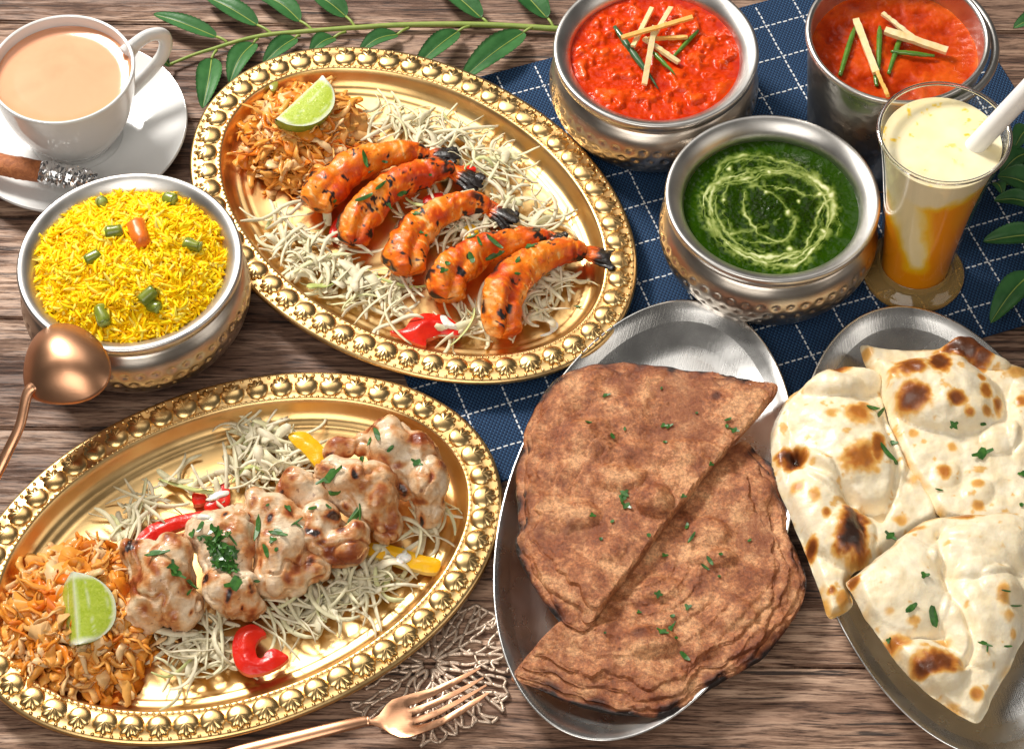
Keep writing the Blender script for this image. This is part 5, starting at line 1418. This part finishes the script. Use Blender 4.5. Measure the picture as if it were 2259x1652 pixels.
stick('ginger_strip', 'orange ginger strip lying crosswise in the red curry', 'ginger', gq((1105, 188)), gq((598, 325)), 11, M_ginger2, lift=.0078, lift2=.0068)
stick('ginger_strip', 'pale orange ginger strip pointing right in the red curry', 'ginger', gq((1075, 300)), gq((790, 312)), 9, M_ginger2, lift=.0040)
stick('ginger_strip', 'pale ginger strip pointing to the front right of the red curry', 'ginger', gq((760, 312)), gq((1012, 475)), 14, M_ginger, lift=.0045, lift2=.0030)
gq = lambda p: zT([p])[0]
stick('chilli_strip', 'leftmost green chilli strip in the tall pot', 'chilli', gq((618, 215)), gq((515, 555)), 15, M_chili, taper=.3)
stick('chilli_strip', 'upright green chilli strip in the middle of the tall pot', 'chilli', gq((800, 205)), gq((790, 515)), 16, M_chili, taper=.4)
stick('chilli_strip', 'green chilli strip crossing under the white ginger in the pot', 'chilli', gq((965, 225)), gq((862, 545)), 15, M_chili, taper=.4)
stick('chilli_strip', 'green chilli strip lying sideways in the tall pot', 'chilli', gq((875, 395)), gq((1190, 425)), 13, M_chili, taper=.4, lift=.0030)
stick('chilli_strip', 'short green chilli end below the left ginger strip in the pot', 'chilli', gq((765, 550)), gq((778, 632)), 13, M_chili, taper=.3)
stick('ginger_strip', 'thick white ginger strip at the left in the tall pot', 'ginger', gq((625, 180)), gq((768, 560)), 17, M_ginger, h=.0030, lift=.0045)
stick('ginger_strip', 'thin orange ginger strip at the front of the tall pot', 'ginger', gq((772, 530)), gq((855, 712)), 9, M_ginger2, lift=.0030)
stick('ginger_strip', 'thick white ginger strip lying to the right in the tall pot', 'ginger', gq((830, 268)), gq((1275, 408)), 18, M_ginger, h=.0030, lift=.0060, lift2=.0050)
stick('ginger_strip', 'thin pale ginger strip at the back of the tall pot', 'ginger', gq((815, 130)), gq((1035, 305)), 11, M_ginger, lift=.0040)

# ---------------- chopped herbs
m, nt, b = new_mat('chopped_herb'); v = coords(nt)
col(b, ramp(nt, noise(nt, v, 300, 3), [(.3, (.020, .085, .012)), (.7, (.060, .19, .025))])); setin(b, Roughness=.4); b.inputs['Coat Weight'].default_value = .2; M_herb = m
def flake_geo(p, nn, ln, w, az, lobes=0):
    nn = np.asarray(nn) * .6 + np.array([0, 0, .4]); nn /= np.linalg.norm(nn)
    t = np.cross(nn, [math.cos(az), math.sin(az), 0]); t /= np.linalg.norm(t) + 1e-9; u = np.cross(t, nn)
    k = 14; V = []
    for sgn in (1, -1):
        for j in range(k):
            a = j * 2 * math.pi / k
            r = 1 + (.38 * math.cos(lobes * a + 1) if lobes else rnd(-.12, .12))
            x = math.cos(a) * ln / 2 * r; y = math.sin(a) * w / 2 * r
            z = .0004 * sgn * .5 + (x / (ln / 2)) ** 2 * ln * .10 + rnd(0, .0002) + .0005
            V.append(p + u * x + t * y + nn * z)
    F = [tuple(range(k)), tuple(range(k, 2 * k))[::-1]] + [(j, k + j, k + (j + 1) % k, (j + 1) % k) for j in range(k)]
    return np.array(V), F
def flakes(items, label, group):
    ordn = ['leftmost', 'second from left', 'third from left', 'fourth from left', 'fifth from left', 'sixth from left', 'seventh from left', 'eighth from left', 'ninth from left']
    rank = {i: k for k, i in enumerate(sorted(range(len(items)), key=lambda i: items[i][0]))}
    for i, (x, y, ln, w, az, lo) in enumerate(items):
        p, nn = hit(x, y); n_ = len(items)
        lb = label if n_ > 9 else label + ', ' + ('rightmost' if rank[i] == n_ - 1 else ordn[rank[i]])
        tag(obj('herb_flake', flake_geo(p, nn, ln / 3600, w / 3600, R(az), lo), M_herb, smooth=False), lb, 'herb', group)
sc = lambda z, L_, k: [(*z([(a[0], a[1])])[0], a[2] * k, a[3] * k, a[4], a[5]) for a in L_]
flakes(sc(zP, [(525, 200, 120, 28, -70, 0), (565, 285, 60, 40, -60, 3), (650, 215, 40, 18, -10, 0)], .35), 'green herb strip on the leftmost prawn', 'herbs on the leftmost prawn')
flakes(sc(zP, [(520, 445, 130, 30, 25, 0), (620, 370, 110, 22, 50, 0), (755, 415, 70, 30, 30, 0), (675, 490, 45, 25, -40, 3), (935, 300, 22, 16, 0, 0), (330, 465, 30, 20, 60, 0)], .35), 'green herb piece on or beside the second prawn', 'herbs on the second prawn')
flakes(sc(zP, [(852, 542, 50, 26, 0, 3), (880, 662, 26, 22, 0, 3), (908, 680, 20, 18, 30, 0)], .35), 'green herb bit on the middle prawn', 'herbs on the middle prawn')
flakes(sc(zP, [(1340, 720, 140, 28, -40, 0), (1335, 805, 140, 36, 30, 0), (1195, 820, 80, 36, -70, 0), (1245, 720, 80, 20, -70, 0), (1018, 900, 50, 34, 20, 3), (1045, 855, 40, 24, -20, 0), (1200, 690, 80, 16, 20, 0)], .35), 'green herb strip on the fourth prawn', 'herbs on the fourth prawn')
flakes(sc(zP, [(1565, 750, 60, 40, 10, 3), (1487, 838, 60, 26, 70, 0), (1485, 920, 40, 18, 0, 0)], .35), 'green herb bit on the rightmost prawn', 'herbs on the rightmost prawn')
flakes(sc(zC, [(320, 845, 120, 34, 10, 3), (415, 925, 70, 46, -60, 4), (430, 960, 100, 34, -20, 4), (510, 1015, 90, 24, -20, 3), (505, 1075, 45, 14, 60, 0)], .376), 'green coriander bit on the big left chicken piece', 'herbs on the left chicken piece')
flakes(sc(zC, [(530, 730, 45, 34, 60, 3), (578, 690, 70, 28, 60, 0), (580, 745, 60, 30, 70, 3), (760, 760, 100, 12, -50, 0), (780, 1020, 110, 66, 30, 4), (905, 1005, 35, 16, 0, 0)], .376), 'green coriander bit around the dark coriander clump', 'herbs on the second chicken piece')
flakes(sc(zC, [(915, 700, 150, 32, 80, 0), (1035, 725, 100, 36, -20, 3), (1000, 765, 40, 34, 20, 3), (965, 830, 80, 28, -75, 0), (1020, 820, 26, 20, 60, 0), (970, 560, 22, 14, 30, 0), (1090, 580, 45, 26, -50, 3)], .376), 'green coriander bit on the centre chicken piece', 'herbs on the centre chicken piece')
flakes(sc(zC, [(1240, 578, 60, 18, 0, 0), (1325, 570, 40, 14, -30, 0), (1140, 660, 80, 10, 40, 0), (1150, 680, 60, 10, -30, 0)], .376), 'green herb sliver near the small curled chicken piece', 'herbs on the curled chicken piece')
flakes(sc(zC, [(1340, 390, 150, 50, 30, 4), (1350, 487, 130, 36, -8, 0), (1500, 600, 210, 36, 55, 0), (1515, 600, 100, 14, 80, 0)], .376), 'green herb piece on the long chicken piece', 'herbs on the long chicken piece')
flakes(sc(zC, [(1615, 150, 100, 30, -70, 0), (1570, 190, 50, 16, 60, 0), (1690, 228, 50, 22, 50, 0), (1518, 295, 80, 24, 80, 0), (1845, 312, 60, 40, -20, 4)], .376), 'green herb sliver on the large right chicken piece', 'herbs on the right chicken piece')
acc = Acc()
for i in range(46):
    x, y = zC([(715 + random.gauss(0, 42), 875 + random.gauss(0, 34))])[0] if i < 30 else zC([(670 + random.gauss(0, 22), 720 + (i - 30) * 7)])[0]
    p, nn = hit(x, y); p = p + np.array([0, 0, rnd(0, .0035)])
    acc.add(*flake_geo(p, nn + rng.normal(0, .5, 3), rnd(.004, .008), rnd(.003, .006), rnd(0, 6.28), random.choice((3, 4, 5))))
tag(obj('coriander_clump', acc.VF(), M_herb, smooth=False), 'dark green coriander clump on the second chicken piece', 'herb')
flakes(sc(zR, [(475, 250, 30, 14, 20, 3), (405, 357, 26, 8, -5, 0), (500, 412, 26, 14, -60, 0), (550, 383, 16, 10, 80, 0), (705, 370, 24, 18, 0, 3), (725, 372, 28, 16, 30, 3), (710, 436, 18, 10, 0, 0), (985, 388, 34, 20, -10, 4), (960, 345, 30, 10, 20, 0), (955, 372, 14, 18, 0, 0), (548, 640, 30, 34, 60, 4), (556, 688, 36, 26, -20, 4), (540, 660, 24, 30, 30, 3), (420, 725, 22, 16, 0, 3), (500, 750, 16, 12, 30, 0), (645, 805, 16, 16, 0, 0), (783, 648, 20, 14, 0, 3), (890, 522, 18, 16, 0, 3), (455, 820, 14, 14, 0, 0), (695, 222, 14, 8, 60, 0), (835, 320, 12, 8, 0, 0)], .5554), 'chopped green herb flake on the upper brown flatbread half', 'herbs on the upper brown flatbread')
flakes(sc(zR, [(815, 815, 50, 12, 55, 0), (798, 770, 34, 14, 80, 0), (888, 905, 40, 14, -60, 0), (870, 930, 36, 10, -40, 0), (683, 1038, 26, 26, 0, 4), (605, 1110, 16, 14, 0, 3), (788, 1285, 46, 18, -45, 0), (735, 1170, 40, 16, 60, 3), (700, 1188, 40, 22, -20, 4), (800, 1090, 24, 24, 30, 3), (740, 1125, 18, 14, 0, 0), (752, 1212, 14, 12, 0, 0), (1045, 825, 16, 10, 30, 0), (925, 968, 12, 10, 0, 0), (705, 885, 24, 16, 20, 3), (470, 1190, 10, 8, 0, 0), (930, 880, 16, 12, 0, 0)], .5554), 'chopped green herb flake on the lower brown flatbread half', 'herbs on the lower brown flatbread')
flakes(sc(zN, [(540, 545, 85, 20, -50, 0), (565, 510, 30, 20, 0, 3), (510, 400, 70, 14, 50, 0), (485, 378, 50, 16, 0, 0), (552, 855, 40, 28, -30, 4), (570, 580, 20, 20, 0, 0)], .59), 'chopped green herb piece on the left white flatbread', 'herbs on the left white flatbread')
flakes(sc(zN, [(895, 548, 70, 34, 25, 4), (790, 440, 28, 30, 60, 4), (898, 437, 24, 12, 0, 0), (1045, 625, 22, 26, 80, 3), (1043, 740, 16, 16, 0, 0), (735, 683, 30, 6, -15, 0)], .59), 'chopped green herb piece on the upper right white flatbread', 'herbs on the upper right white flatbread')
flakes(sc(zN, [(680, 1003, 28, 24, 20, 3), (630, 1125, 50, 20, 40, 0), (713, 1155, 28, 78, 5, 0), (905, 1258, 44, 12, -20, 3), (915, 1275, 30, 6, 80, 0), (990, 1268, 30, 8, 5, 0), (985, 1060, 34, 6, -10, 0), (1020, 1118, 44, 6, 10, 0), (548, 1245, 20, 14, 50, 3)], .59), 'chopped green herb piece on the front white flatbread', 'herbs on the front white flatbread')
flakes(sc(zP, [(512, 1340, 60, 14, 70, 0), (1870, 1130, 50, 12, -20, 3)], .35), 'stray green herb thread on the prawn platter rim', 'stray herbs on the prawn platter')
